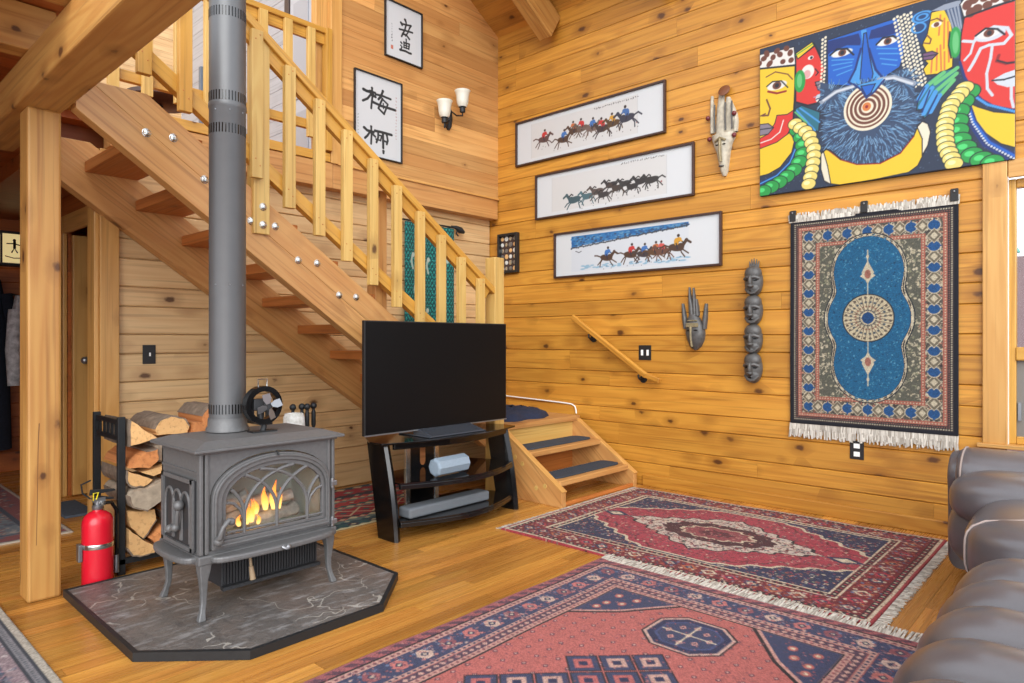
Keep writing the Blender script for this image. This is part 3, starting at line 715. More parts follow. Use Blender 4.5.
# firebox: pale lining, logs, flames
b = MB(); b.box((1.155, 3.03, .30), (1.712, 3.05, .66)); b.box((1.155, 2.76, .30), (1.165, 3.03, .66)); b.box((1.702, 2.76, .30), (1.712, 3.03, .66)); b.box((1.155, 2.74, .296), (1.712, 3.03, .318)); b.build('fire_lining', plain('pale_firebrick', (206, 214, 204), .9, noise=.12, scale=9), sv)
bark = plain('charred_bark', (172, 170, 160), .9, noise=.4, scale=30, bump=.6)
for p, q, r in (((1.20, 2.90, .345), (1.52, 2.95, .36), .034), ((1.38, 2.85, .34), (1.66, 2.93, .35), .034), ((1.22, 2.96, .41), (1.40, 2.86, .47), .030), ((1.22, 2.80, .345), (1.28, 2.90, .47), .026), ((1.33, 2.94, .41), (1.62, 2.88, .43), .028)):
    b = MB(); p, q = Vector(p), Vector(q); b.tube([p+(q-p)*i/6+Vector((0, 0, .006*math.sin(i*2.1))) for i in range(7)], [r*(1+.12*math.sin(i*1.7+r*90)) for i in range(7)], 9); b.build('log', bark, sv, smooth=True)
def flame_mat():
    k = NT('flame'); tc = k.n('TexCoord').outputs['Generated']; z = k.n('SeparateXYZ', {0: tc}).outputs[2]
    c = k.ramp(z, [(0, (1, .62, .18, 1)), (.45, (1, .36, .05, 1)), (1, (1, .16, .02, 1))])
    e = k.n('Emission', {0: c, 1: 1.5}); tr = k.n('BsdfTransparent'); lw = k.n('LayerWeight', {0: .35}).outputs[1]
    mx = k.n('MixShader', {0: k.math('MULTIPLY_ADD', lw, .5, .42), 1: e.outputs[0], 2: tr.outputs[0]}); k.t.links.new(mx.outputs[0], k.out.inputs[0]); return k.m
M['flame'] = flame_mat(); random.seed(11)
for fx, fy, fz, h, r in ((1.365, 2.80, .375, .085, .018), (1.395, 2.82, .375, .10, .018), (1.335, 2.81, .37, .05, .014), (1.47, 2.84, .41, .11, .020), (1.505, 2.83, .41, .13, .021), (1.535, 2.84, .405, .095, .017), (1.425, 2.84, .40, .07, .015), (1.415, 2.80, .365, .045, .012)):
    b = MB(); pts = []; rs = []
    for i in range(9):
        s_ = i/8; pts.append((fx+.012*math.sin(s_*4+fx*40)*s_, fy, fz-.02+h*s_)); rs.append(max(.0008, r*math.sin(PI*min(1, s_*.8+.18))**1.2*(1-s_*.55)))
    b.tube(pts, rs, 8); b.build('flame', M['flame'], sv, smooth=True)

# flue pipe
fp = thing('stove_pipe', 'tall dark grey round flue pipe rising from the stove', 'flue pipe', (1.372, 3.0, .738))
pc = (1.372, 3.0, 0); R_ = .078
def zs(mb, prof): mb.lathe(prof, pc, Z, 40, cap=False); return mb
zs(MB(), [(.084, .738), (.092, .742), (.091, .754), (.084, .764), (.082, .80), (.080, .80)]).build('collar', M['iron'], fp, smooth=True)
for a, e in ((.785, 2.198), (2.20, 5.6)):
    zs(MB(), [(R_, a), (R_, e-.012), (R_+.0015, e-.010), (R_+.0015, e-.002), (R_, e)]).build('pipe_section', M['pipe'], fp, smooth=True)
zs(MB(), [(R_+.002, 2.190), (R_+.003, 2.194), (R_+.003, 2.206), (R_+.002, 2.21)]).build('joint_band', M['pipe'], fp, smooth=True)
for z in (2.608, 2.235, 2.09, .842):
    b = MB()
    for i in range(36):
        a = 2*PI*i/36; nrm = Vector((math.cos(a), math.sin(a), 0)); b.obox(Vector((pc[0], pc[1], z))+nrm*(R_+.0003), (0, 0, 1), nrm, Vector((0, 0, 1)).cross(nrm), (.042, .002, .0048))
    b.build('vent_slot', M['gloss_black'], fp)
b = MB()
for z in (1.395, 2.17): 
    for a in (3.6, 4.4, 5.2): b.ell((pc[0]+R_*math.cos(a), pc[1]+R_*math.sin(a), z), .004, 6, 4)
b.build('rivet', M['steel'], fp)
# fan on the stove
fn = thing('stove_fan', 'small black ring-shaped fan standing on top of the stove', 'fan', (1.47, 2.86, .738))
fc = Vector((1.468, 2.862, .858))
b = MB(); b.tube([(1.468, 2.862, .7405), (1.475, 2.862, .76), (1.472, 2.862, .778)], [.014, .013, .012], 8); b.box((1.41, 2.835, .7385), (1.525, 2.89, .744)); b.build('foot', M['black'], fn, smooth=True)
b = MB(); n = 30
for i in range(n):
    a, e = 2*PI*i/n, 2*PI*(i+1)/n
    pts = [fc+Vector((r*math.cos(q), yy, r*math.sin(q))) for q in (a, e) for r, yy in ((.086, -.02), (.086, .02), (.062, .02), (.062, -.02))]
    b.add(pts, [(0, 4, 5, 1), (1, 5, 6, 2), (2, 6, 7, 3), (3, 7, 4, 0)])
b.build('ring', M['gloss_black'], fn, smooth=True)
b = MB(); b.box(fc+Vector((-.045, -.012, -.022)), fc+Vector((.02, .03, .028))); b.cyl(fc+Vector((.012, -.02, -.005)), fc+Vector((.012, -.034, -.005)), .02); b.cyl(fc+Vector((-.012, 0, -.02)), fc+Vector((-.005, 0, -.09)), .01); b.build('motor', M['iron_dark'], fn, bevel=.003)
for k in range(4):
    a = .4+k*PI/2; d = Vector((math.cos(a), 0, math.sin(a))); q = Vector((-math.sin(a), .45, math.cos(a))).normalized()
    c0 = fc+Vector((.012, -.038, -.005)); b = MB(); b.prism([(.012, -.008), (.03, -.022), (.056, -.024), (.060, .010), (.035, .014), (.012, .008)], c0, d, q, d.cross(q), .0015); b.build('blade', M['steel'], fn)
b = MB(); hz = fc.z+.082; b.tube([(1.448, 2.862, hz), (1.446, 2.862, hz+.034), (1.490, 2.862, hz+.034), (1.488, 2.862, hz)], .003, 6); b.build('wire_handle', M['bolt'], fn, smooth=True)
# fireplace tools
ts = thing('tool_stand', 'black stand holding fire tools behind the stove', 'tool stand', (2.0, 3.52, 0))
tx0, ty0 = 2.10, 3.605
b = MB(); b.lathe([(.095, .0), (.095, .012), (.085, .02), (.02, .026)], (tx0, ty0, 0), Z, 24); b.build('base', M['black'], ts, smooth=True)
b = MB(); b.cyl((tx0, ty0, .02), (tx0, ty0, .62), .01); b.build('pole', M['black'], ts, smooth=True)
b = MB(); b.box((tx0-.09, ty0-.008, .585), (tx0+.09, ty0+.008, .597)); b.build('cross_bar', M['black'], ts)
for i, (dx, dy, kind, lab) in enumerate(((-.075, -.02, 'poker', 'ball-topped fire tool nearest the stove fan, standing apart from the other three'), (-.02, -.025, 'shovel', 'ball-topped fire tool in the middle of the stand, on the side towards the stove fan'), (.0, -.05, 'broom', 'ball-topped fire tool in the middle of the stand, on the side towards the television'), (.06, -.02, 'tongs', 'ball-topped fire tool nearest the television, standing apart from the other three'))):
    t = thing('fireplace_tool', lab, 'fire tool', (tx0+dx, ty0+dy, .06), 'ball-topped fire tools'); x_, y_ = tx0+dx, ty0+dy
    b = MB(); b.cyl((x_, y_, .16), (x_, y_, .64), .006); b.build('shaft', M['black'], t, smooth=True)
    b = MB(); b.lathe([(.009, .63), (.013, .645), (.0125, .72), (.009, .732), (.010, .74)], (x_, y_, 0), Z, 14); b.ell((x_, y_, .757), .0195); b.build('handle', M['black'], t, smooth=True)
    b = MB()
    if kind == 'poker': b.cyl((x_, y_, .06), (x_, y_, .16), .003, .006)
    elif kind == 'shovel': b.prism([(-.014, .06), (.014, .06), (.014, .14), (.008, .17), (-.008, .17), (-.014, .14)], (x_, y_-.003, 0), X, Z, Y, .004)
    elif kind == 'broom': b.lathe([(.015, .06), (.013, .13), (.008, .17)], (x_, y_, 0), Z, 12)
    else: b.cyl((x_-.01, y_, .06), (x_-.004, y_, .17), .005); b.cyl((x_+.01, y_, .06), (x_+.004, y_, .17), .005)
    b.build('head', M['black'], t)
M['birch'] = plain('birch_bark', (222, 218, 188), .8, noise=.35, scale=45)
b = MB(); b.lathe([(.055, .60), (.06, .66), (.058, .715), (.05, .738), (.046, .738), (.04, .70)], (1.95, 3.44, 0), Z, 18); b.lathe([(.075, .032), (.075, .04), (.015, .07), (.012, .6)], (1.95, 3.44, 0), Z, 18); tag(b.build('speckled_planter', M['birch'], smooth=True), 'cream speckled pot on a slim stand behind the fire tools', 'pot')
# log rack and firewood
rk = thing('firewood_rack', 'black metal firewood rack with slatted end standing behind the stove', 'rack', (1.5, 3.82, 0))
for x in (1.132, 1.90):
    for y in (3.63, 4.0): b = MB(); b.box((x-.017, y-.012, 0), (x+.017, y+.012, .772), 'z'); b.build('upright', M['black'], rk, bevel=.002)
    b = MB(); b.box((x-.012, 3.62, .05), (x+.012, 4.0, .075), 'y'); b.build('bottom_rail', M['black'], rk, bevel=.002)
    for z in (.745, .665): b = MB(); b.box((x-.008, 3.63, z-.012), (x+.008, 4.0, z+.012), 'y'); b.build('end_rail', M['black'], rk, bevel=.002)
    for i in range(5): b = MB(); b.box((x-.005, 3.70+i*.06-.005, .677), (x+.005, 3.70+i*.06+.005, .733), 'z'); b.build('end_slat', M['black'], rk)
for y in (3.63, 4.0): b = MB(); b.box((1.12, y-.012, .05), (1.91, y+.012, .078)); b.build('bottom_rail', M['black'], rk, bevel=.002)
# ------------------------------------------------------------------ firewood
M['log_end'] = wood('log_end', (226, 182, 124), (196, 138, 78), rough=.8, var=.12, knots=.0, ring=.3)
M['log_red'] = wood('log_red', (206, 138, 82), (170, 96, 50), rough=.8, var=.10, knots=.1, ring=.6)
M['log_bark'] = plain('log_bark', (112, 98, 84), .95, noise=.45, scale=26, bump=.9)
M['log_grey'] = plain('log_grey', (150, 136, 118), .95, noise=.35, scale=24, bump=.9)
def firewood(poly, lab, y=3.60, ln=.40, mat='log_end', bark=(), bm_='log_bark', seed=1):
    """split log lying along Y; bark = index pairs of the outline that carry bark"""
    random.seed(seed); cx = sum(p[0] for p in poly)/len(poly); cz = sum(p[1] for p in poly)/len(poly)
    poly = [(max(px, 1.156), pz) for px, pz in poly]
    fine = []
    n = len(poly)
    for i in range(n):
        (ax, az), (bx, bz) = poly[i], poly[(i+1) % n]
        for k in range(3):
            f = k/3; j = .0035 if k else 0
            fine.append((ax+(bx-ax)*f+random.uniform(-j, j), az+(bz-az)*f+random.uniform(-j, j)))
    t = thing('firewood_log', lab, 'log', (cx, y+ln/2, cz), 'split firewood logs')
    b = MB(); dy = random.uniform(-.02, .015)
    rings_ = [(0, 1.0), (.12, 1.01), (.3, .99), (.6, 1.0), (1, .97)]
    vs = [(cx+(x-cx)*s, y+dy+ln*l, cz+(z-cz)*s) for l, s in rings_ for x, z in fine]; m = len(fine)
    fs = [(r*m+i, (r+1)*m+i, (r+1)*m+(i+1) % m, r*m+(i+1) % m) for r in range(4) for i in range(m)]+[list(range(m)), list(range(5*m-1, 4*m-1, -1))]
    b.add(vs, fs, (Y, X, Z)); b.build('split_wood', M[mat], t)
    if bark:
        b = MB(); idx = [k for i in bark for k in range(i*3, i*3+3)]
        idx = idx+[(idx[-1]+1) % m]; vs = []; 
        for r, (l, s) in enumerate(rings_):
            for kk, i in enumerate(idx):
                x, z = fine[i]; d = Vector((x-cx, z-cz)); q = d.length; d.normalize()
                for e in (.001, .007+random.uniform(-.002, .003)): vs.append((cx+(x-cx)*s+d.x*e, y+dy+.002+ln*l*.985, cz+(z-cz)*s+d.y*e))
        w_ = len(idx); fs = []
        for r in range(4):
            for k in range(w_-1):
                a = (r*w_+k)*2; e = a+2; c = a+w_*2; d = c+2
                fs += [(a+1, c+1, d+1, e+1), (a, e, d, c)]
                if r == 0: fs.append((a, a+1, e+1, e))
                if r == 3: fs.append((c, d, d+1, c+1))
            a = r*w_*2; c = a+w_*2; fs += [(a, c, c+1, a+1)]; a += (w_-1)*2; c = a+w_*2; fs += [(a, a+1, c+1, c)]
        b.add(vs, fs, (Y, X, Z)); b.build('bark', M[bm_], t)
firewood([(1.165, .632), (1.288, .655), (1.21, .715), (1.168, .752)], 'large quarter-split log with a triangular end at the top against the rack upright', bark=(3,), seed=2)
firewood([(1.292, .668), (1.44, .668), (1.448, .70), (1.42, .74), (1.36, .755), (1.31, .738), (1.285, .70)], 'half-round log with pale end and dark bark on top of the firewood stack', bark=(2, 3, 4, 5), seed=3, y=3.61, ln=.38)
firewood([(1.462, .655), (1.518, .65), (1.53, .70), (1.50, .718), (1.464, .714)], 'small reddish split log between the half-round top log and the flue pipe', mat='log_red', seed=4)
firewood([(1.158, .522), (1.248, .512), (1.29, .55), (1.286, .60), (1.235, .592), (1.178, .56)], 'orange-red split log below the triangular top log', mat='log_red', bark=(3,), seed=5)
firewood([(1.212, .495), (1.272, .466), (1.330, .478), (1.344, .515), (1.29, .506)], 'thin lens-shaped split log under the orange-red one', mat='log_end', seed=6)
firewood([(1.150, .506), (1.154, .462), (1.176, .432), (1.226, .422), (1.268, .448), (1.206, .482)], 'half-round pale log against the rack upright at mid height', bark=(0, 1, 2), seed=7)
firewood([(1.153, .388), (1.172, .335), (1.235, .308), (1.328, .36), (1.325, .44), (1.288, .436), (1.232, .412), (1.18, .412)], 'biggest log of the stack, grey and weathered with ragged edge', mat='log_grey', bark=(0, 1), seed=8, y=3.585)
firewood([(1.152, .306), (1.172, .226), (1.226, .162), (1.286, .243), (1.28, .296), (1.196, .30)], 'brownish split log tapering downwards below the big grey one', mat='log_end', bark=(2,), seed=9)
firewood([(1.152, .225), (1.152, .13), (1.178, .092), (1.222, .082), (1.272, .084), (1.288, .105), (1.216, .16)], 'pale rounded log at the bottom of the rack beside the fire extinguisher', bark=(1, 2, 3), seed=10)
firewood([(1.252, .16), (1.292, .118), (1.325, .12), (1.322, .206)], 'dark wedge log beside the bottom one, half behind the stove', mat='log_red', bark=(1,), seed=12)
firewood([(1.296, .535), (1.346, .53), (1.346, .61), (1.292, .615)], 'small bark-covered log in the gap under the half-round one', mat='log_grey', bark=(0, 1, 2), seed=13, y=3.63)
firewood([(1.32, .28), (1.345, .23), (1.42, .24), (1.45, .31), (1.40, .36), (1.335, .34)], 'reddish round log low in the stack, just showing beside the stove side door', mat='log_red', bark=(0, 1, 2, 3), seed=14)
firewood([(1.535, .685), (1.58, .67), (1.64, .69), (1.655, .745), (1.62, .79), (1.57, .785), (1.535, .74)], 'round brown log showing above the stove top beside the flue pipe', mat='log_red', bark=(2, 3, 4, 5), seed=15, y=3.66, ln=.33)
firewood([(1.535, .52), (1.64, .52), (1.67, .58), (1.62, .65), (1.55, .66)], 'thick log behind the stove under the round brown one', seed=16)
firewood([(1.375, .52), (1.50, .52), (1.515, .60), (1.44, .64), (1.37, .62)], 'split log hidden behind the back corner of the stove under the small reddish one', seed=17)
firewood([(1.36, .385), (1.50, .38), (1.50, .48), (1.40, .50)], 'split log low behind the stove', seed=18)
firewood([(1.48, .09), (1.60, .085), (1.62, .20), (1.50, .23)], 'log on the rack floor behind the stove', seed=19, bark=(0,))
firewood([(1.48, .25), (1.62, .24), (1.60, .36), (1.52, .37)], 'log in the second layer behind the stove', seed=20)
firewood([(1.34, .085), (1.45, .085), (1.45, .19), (1.36, .21)], 'log on the rack floor beside the dark wedge log', seed=22)
firewood([(1.65, .085), (1.80, .085), (1.82, .22), (1.66, .23)], 'log on the rack floor near its far end', seed=23)
firewood([(1.66, .25), (1.82, .25), (1.80, .42), (1.68, .44)], 'log resting on the far end of the stack', seed=24)

# ------------------------------------------------------------------ fire extinguisher
fe = thing('fire_extinguisher', 'red fire extinguisher on the floor between the timber post and the log rack', 'fire extinguisher', (1.02, 3.585, 0))
ex, ey = 1.018, 3.585
red = plain('extinguisher_red', (204, 26, 44), .25)
b = MB(); b.lathe([(.055, 0), (.066, .006), (.066, .285), (.064, .30), (.055, .322), (.036, .338), (.022, .343), (.02, .352)], (ex, ey, 0), Z, 32); b.build('cylinder', red, fe, smooth=True)
b = MB(); b.lathe([(.0675, .175), (.068, .176), (.068, .196), (.0675, .197)], (ex, ey, 0), Z, 32, cap=False); b.build('metal_band', M['bolt'], fe, smooth=True)
b = MB(); b.lathe([(.022, .35), (.024, .353), (.024, .368), (.014, .372), (.014, .392)], (ex, ey, 0), Z, 16); b.box((ex-.02, ey-.012, .385), (ex+.03, ey+.012, .405)); b.build('valve', M['steel'], fe, smooth=True)
b = MB(); b.prism([(-.03, .402), (.065, .388), (.068, .396), (-.01, .418)], (ex, ey-.008, 0), X, Z, Y, .016); b.build('carry_handle', M['black'], fe, bevel=.002)
b = MB(); b.prism([(-.035, .42), (-.005, .422), (.075, .428), (.072, .436), (-.03, .446)], (ex, ey-.008, 0), X, Z, Y, .016); b.build('squeeze_lever', M['black'], fe, bevel=.002)
b = MB(); b.lathe([(.010, 0), (.010, .012), (.001, .013)], (ex+.018, ey-.012, .378), (0, -1, 0), 14); b.build('gauge', M['bolt'], fe)
b = MB(); b.tube([(ex-.02, ey-.01, .395), (ex-.022, ey-.016, .43), (ex-.002, ey-.018, .432), (ex-.01, ey-.016, .40)], .003, 6); b.build('pull_pin', plain('pin_yellow', (226, 206, 40), .4), fe)
b = MB(); b.tube([(ex+.015, ey, .375), (ex+.06, ey+.005, .372), (ex+.083, ey+.01, .33), (ex+.083, ey+.01, .22), (ex+.082, ey+.01, .10)], .009, 8); b.build('hose', M['gloss_black'], fe, smooth=True)
b = MB(); b.cyl((ex+.082, ey+.01, .115), (ex+.082, ey+.01, .03), .011, .013); b.build('nozzle', M['steel'], fe, smooth=True)
b = MB(); b.tube([(ex-.025, ey+.02, .40), (ex-.055, ey+.03, .43), (ex-.06, ey+.03, .47), (ex-.02, ey+.03, .485)], .004, 6); b.build('cable_tie', M['black'], fe, smooth=True)
b = MB(); b.box((ex-.084, ey-.02, .12), (ex-.067, ey+.02, .20)); b.build('strap_buckle', M['steel'], fe, bevel=.003)
b = MB(); b.grid(lambda u, v: (ex+.0668*math.cos(-.55+u*.75), ey+.0668*math.sin(-.55+u*.75), .215+v*.085), 8, 2); b.build('label_sticker', M['white'], fe, fix=False)

# ------------------------------------------------------------------ television, stand, speaker, soundbar
tv = thing('television', 'flat black television standing on the black glass stand', 'television', (2.84, 3.2, .563))
b = MB(); b.box((2.25, 3.195, .598), (3.432, 3.222, 1.262)); b.box((2.45, 3.222, .63), (3.23, 3.255, 1.0)); b.build('housing', M['frame_black'], tv, bevel=.003)
k = NT('tv_screen'); k.p(Base_Color=(.004, .004, .0045, 1), Roughness=.36, Specular_IOR_Level=.18); M['screen'] = k.m
b = MB(); b.box((2.257, 3.1925, .606), (3.425, 3.196, 1.255)); b.build('screen', M['screen'], tv)
b = MB(); b.box((2.249, 3.192, .596), (3.433, 3.1955, .603)); b.build('bottom_bezel', M['steel'], tv)
b = MB(); b.prism([(2.62, .563), (3.10, .563), (3.10, .568), (2.62, .572)], (0, 3.06, 0), X, Z, Y, .30); b.prism([(3.06, .566), (3.06, .571), (3.20, .606), (3.24, .606), (3.24, .566)], (2.64, 0, 0), Y, Z, X, .44); b.build('stand_base', plain('tv_base', (92, 98, 108), .25, .6), tv, bevel=.003)
sd_ = thing('tv_stand', 'gloss black three-tier television stand with dark glass shelves', 'TV stand', (2.85, 3.2, 0))
wavy = plain('piano_black', (15, 15, 16), .16)
def side_panel(x, s):
    b = MB(); n = 9; vs = []
    for i in range(n+1):
        z = .548*i/n; f = i/n
        ins = 0; yf = 3.052+.105*f-.015*math.sin(PI*f); yb = 3.205+.11*f
        xo = x-s*ins
        for xx, yy in ((xo, yf), (xo-s*.018, yf-.012), (xo-s*.045, yf+.004), (xo-s*.05, yf+.05), (xo-s*.05, yb), (xo, yb)): vs.append((xx, yy, z))
    fs = [(i*6+k, i*6+(k+1) % 6, i*6+6+(k+1) % 6, i*6+6+k) for i in range(n) for k in range(6)]+[tuple(range(5, -1, -1)), tuple(n*6+k for k in range(6))]
    b.add(vs, fs); return b
side_panel(2.352, -1).build('side_panel', wavy, sd_, smooth=True); side_panel(3.405, 1).build('side_panel', wavy, sd_, smooth=True)
def bowed(xa, xb, yb, yf, bow, z, th, front=False):
    b = MB(); n = 16; f = [(xa+(xb-xa)*i/n, yf-bow*math.sin(PI*i/n)) for i in range(n+1)]
    if front: pts = f+[(x, y+.022) for x, y in reversed(f)]
    else: pts = f+[(xb, yf+.12), (xb-.10, yb), (xa+.10, yb), (xa, yf+.12)]
    b.prism(pts, (0, 0, z), X, Y, Z, th); return b
sg = M['smoke_glass']; dk = plain('black_glass', (16, 14, 14), .05)
bowed(2.30, 3.42, 3.40, 3.10, .12, .551, .011).build('glass_top', dk, sd_, bevel=.002)
for z, xa, xb, lab in ((.318, 2.404, 3.353, 'glass_shelf'), (.10, 2.404, 3.353, 'glass_shelf')):
    s_ = bowed(xa, xb, 3.40, 3.065, .13, z, .009).build(lab, dk, sd_)
    bowed(xa, xb, 3.45, 3.06, .13, z-.028, .027, True).build('shelf_trim', wavy, sd_, bevel=.003)
bowed(2.404, 3.353, 3.45, 3.12, .09, .512, .038, True).build('top_rail', wavy, sd_, bevel=.003)
b = MB(); b.box((2.74, 3.385, .02), (2.93, 3.40, .548), 'z'); cp = b.build('cable_column', wavy, sd_)
for xx in (2.715, 2.955):
    b = MB(); b.box((xx-.018, 3.38, .02), (xx+.018, 3.405, .548), 'z'); b.build('column_post', M['bolt'], sd_, bevel=.003)
b = MB(); b.prism([(2.835+.022*math.cos(a)*1, .42+(.035*math.sin(a)+(.05 if math.sin(a) > 0 else -.05))) for a in [i*PI/10 for i in range(20)]], (0, 3.382, 0), X, Z, Y, .003); b.build('cable_slot', M['log_red'], cp)
b = MB(); bx, bz = Vector((2.78, 3.06, .385)), .055; d = Vector((1, .04, 0)).normalized(); oct_ = []
for r_, l in ((.046, 0), (.056, .012), (.056, .258), (.046, .27)): oct_.append((r_, l))
b.lathe(oct_, bx-d*.135, d, 8); tag(b.build('portable_speaker', plain('blue_grey_mesh', (136, 152, 166), .8, noise=.2, scale=300, bump=.3), bevel=.008, seg=3), 'blue-grey barrel-shaped portable speaker on the middle glass shelf', 'speaker')
b = MB(); b.box((2.46, 3.05, .111), (3.12, 3.16, .172)); tag(b.build('soundbar', plain('grey_fabric', (104, 110, 116), .85, noise=.15, scale=300), bevel=.014, seg=3), 'long grey soundbar on the bottom shelf of the television stand', 'soundbar')

# ------------------------------------------------------------------ sofa
sf = thing('sofa', 'dark grey-brown tufted leather sofa facing the television, beside the fringed rugs', 'sofa', (2.7, -.1, 0))
lm = M['leather']
def channel_body(xa, xb, n, yb, yf, zt, amp=.05):
    """rolls running front to back over the seat and down the front"""
    b = MB(); R = .17
    path = []
    for i in range(7): path.append((yb+(yf-R-yb)*i/6, zt, 0, 1))
    for i in range(1, 9):
        a = PI/2*i/8; path.append((yf-R+R*math.sin(a), zt-R+R*math.cos(a), math.sin(a), math.cos(a)))
    for i in range(1, 4): path.append((yf-.02*i, zt-R-(zt-R-.04)*i/3, 1, 0))
    m = len(path)-1; nu = n*20
    def fn(u, v):
        y, z, ny, nz = path[min(m, int(round(v*m)))]; q = (u*n) % 1.0
        if u >= 1: q = 1.0
        d = amp*(math.sqrt(max(0, 1-(2*q-1)**2))-.75)
        e = min(u, 1-u)*n; dd = d*1.0
        if u > .5 and e < .5: dd -= .0
        return (xa+(xb-xa)*u, y+ny*dd, z+nz*dd)
    b.grid(fn, nu, m)
    # end caps
    for x in (xa, xb): b.add([(x, p[0], p[1]-.015*p[3]) for p in path]+[(x, yb, .04)], [tuple(range(m+2))])
    return b
channel_body(.93, 2.75, 7, -.55, .40, .435, .11).build('channelled_seat', lm, sf, smooth=True, angle=80)
def puff(c, r, p=3.2, n=28, m=18):
    b = MB(); c = Vector(c); f = lambda t: math.copysign(abs(t)**(2/p), t)
    b.grid(lambda u, v: c+Vector((r[0]*f(math.sin(PI*v))*f(math.cos(2*PI*u)), r[1]*f(math.sin(PI*v))*f(math.sin(2*PI*u)), r[2]*f(math.cos(PI*v)))), n, m); return b
puff((3.33, .06, .345), (.44, .415, .155), 3.6).build('seat_cushion', lm, sf, smooth=True, angle=180)
b = MB(); sq = lambda x, z: (x, .06+.418*(1-abs((x-3.33)/.44)**3.6-abs((z-.345)/.155)**3.6)**(1/3.6), z); b.tube([sq(3.05+.03*abs(i)**2/36, .345+.146*i/6) for i in range(-6, 7)], .0045, 6); b.build('piping', plain('pale_piping', (176, 160, 152), .7), sf, smooth=True)
puff((3.66, .33, .44), (.20, .27, .125), 2.7).build('arm_pad', lm, sf, smooth=True, angle=180)
puff((3.68, .36, .28), (.16, .25, .17), 2.7).build('arm_pad', lm, sf, smooth=True, angle=180)
def roll(prof, y0_, y1_, rnd):
    """a closed profile in X,Z swept along Y with a rounded front end"""
    b = MB(); n = len(prof); cx = sum(p[0] for p in prof)/n; cz = sum(p[1] for p in prof)/n; vs = []; st_ = [(y0_, 1)]+[(y1_-rnd+rnd*math.sin(PI/2*i/6), 1-.16*(1-math.cos(PI/2*i/6))) for i in range(7)]
    for y, s_ in st_: vs += [(cx+(x-cx)*s_, y, cz+(z-cz)*s_) for x, z in prof]
    m = len(st_); fs = [(r*n+i, r*n+(i+1) % n, (r+1)*n+(i+1) % n, (r+1)*n+i) for r in range(m-1) for i in range(n)]+[tuple(range(n-1, -1, -1)), tuple((m-1)*n+i for i in range(n))]
    return b.add(vs, fs)
body = [(3.83, .05), (3.83, .30), (3.81, .47)]+[(3.95+.145*math.cos(a), .48+.125*math.sin(a)) for a in [PI-i*PI/14 for i in range(15)]]+[(4.085, .40), (4.085, .05)]
roll(body, -.65, .64, .05).build('armrest', lm, sf, smooth=True, angle=60)
top_ = [(3.93+.175*math.cos(a), .50+.125*math.sin(a)) for a in [i*2*PI/22 for i in range(22)]]
roll(top_, -.65, .60, .06).build('arm_roll', lm, sf, smooth=True, angle=60)
b = MB(); b.tube([(3.93+.172*math.cos(a), .578, .50+.123*math.sin(a)) for a in [PI*1.12-i*PI/14 for i in range(15)]], .005, 6); b.build('arm_piping', plain('dark_piping', (150, 134, 126), .7), sf, smooth=True)
b = MB(); b.box((1.05, -.95, .05), (4.05, -.55, .80)); b.build('backrest', lm, sf, bevel=.09, seg=5, smooth=True)
b = MB(); b.box((2.76, -.55, .04), (3.80, .42, .24)); b.build('seat_base', lm, sf, bevel=.03, seg=3, smooth=True)
# ------------------------------------------------------------------ rugs
r_ = random.Random(4)
CR, NV, DR, RO, BK, OR, GN, LB = (226, 208, 178), (38, 42, 78), (122, 26, 34), (190, 52, 70), (34, 24, 30), (196, 110, 70), (64, 84, 74), (106, 120, 152)
def flowers(c, n, test, cols, r0, r1, seed):
    q = random.Random(seed); k = 0
    while k < n:
        x, y = q.uniform(0, c.w), q.uniform(0, c.h)
        if not test(x, y): k += .2; continue
        k += 1; r = q.uniform(r0, r1); a = q.choice(cols); e = q.choice(cols); s = q.random()
        if s < .45: c.ell(x, y, r, r*.75, a, q.uniform(0, 3)); c.ell(x, y, r*.45, r*.4, e)
        elif s < .8:
            t = q.uniform(0, PI); l = r*1.9; c.line([(x, y), (x+l*math.cos(t), y+l*math.sin(t)), (x+1.5*l*math.cos(t+.8), y+1.5*l*math.sin(t+.8))], r*.45, a)
        else: c.dia(x, y, r, r*1.1, a)
def edge(c): return np.minimum(np.minimum(c.X, c.w-c.X), np.minimum(c.Y, c.h-c.Y))
def along_border(c, d, step, fn):
    """call fn(x, y, horizontal, i) along the four sides at inset d"""
    i = 0
    n = max(1, int((c.w-2*d)/step)); 
    for k in range(n+1):
        x = d+(c.w-2*d)*k/n
        for y in (d, c.h-d): fn(x, y, True, k)
    n = max(1, int((c.h-2*d)/step))
    for k in range(1, n):
        y = d+(c.h-2*d)*k/n
        for x in (d, c.w-d): fn(x, y, False, k)
# red medallion rug by the wall
c = Canvas(1.53, 2.04, .005, DR); e = edge(c); cx, cy = c.w/2, c.h/2; ax, ay = np.abs(c.X-cx), np.abs(c.Y-cy)
c.fill(e < .012, (176, 60, 66)); c.fill((e > .012) & (e < .03), CR); c.fill((e > .03) & (e < .06), BK)
c.fill((e > .185) & (e < .20), CR); c.fill((e > .20) & (e < .225), BK); c.fill((e > .225) & (e < .238), CR)
fl = e > .238; c.fill(fl, NV)
along_border(c, .045, .028, lambda x, y, h, k: c.ell(x, y, .008, .008, CR if k % 2 else RO))
along_border(c, .212, .03, lambda x, y, h, k: c.ell(x, y, .007, .007, CR if k % 2 else RO))
def mot(x, y, h, k):
    cc = (NV, RO, CR, OR)[k % 4]; c.dia(x, y, .04, .046, cc); c.dia(x, y, .022, .026, (CR, NV, DR, NV)[k % 4]); c.ell(x, y, .009, .009, (RO, CR, OR, CR)[k % 4])
along_border(c, .122, .105, mot)
along_border(c, .085, .052, lambda x, y, h, k: c.ell(x, y, .011, .008, (CR, LB, OR)[k % 3])); along_border(c, .16, .052, lambda x, y, h, k: c.ell(x, y, .011, .008, (LB, CR, RO)[k % 3]))
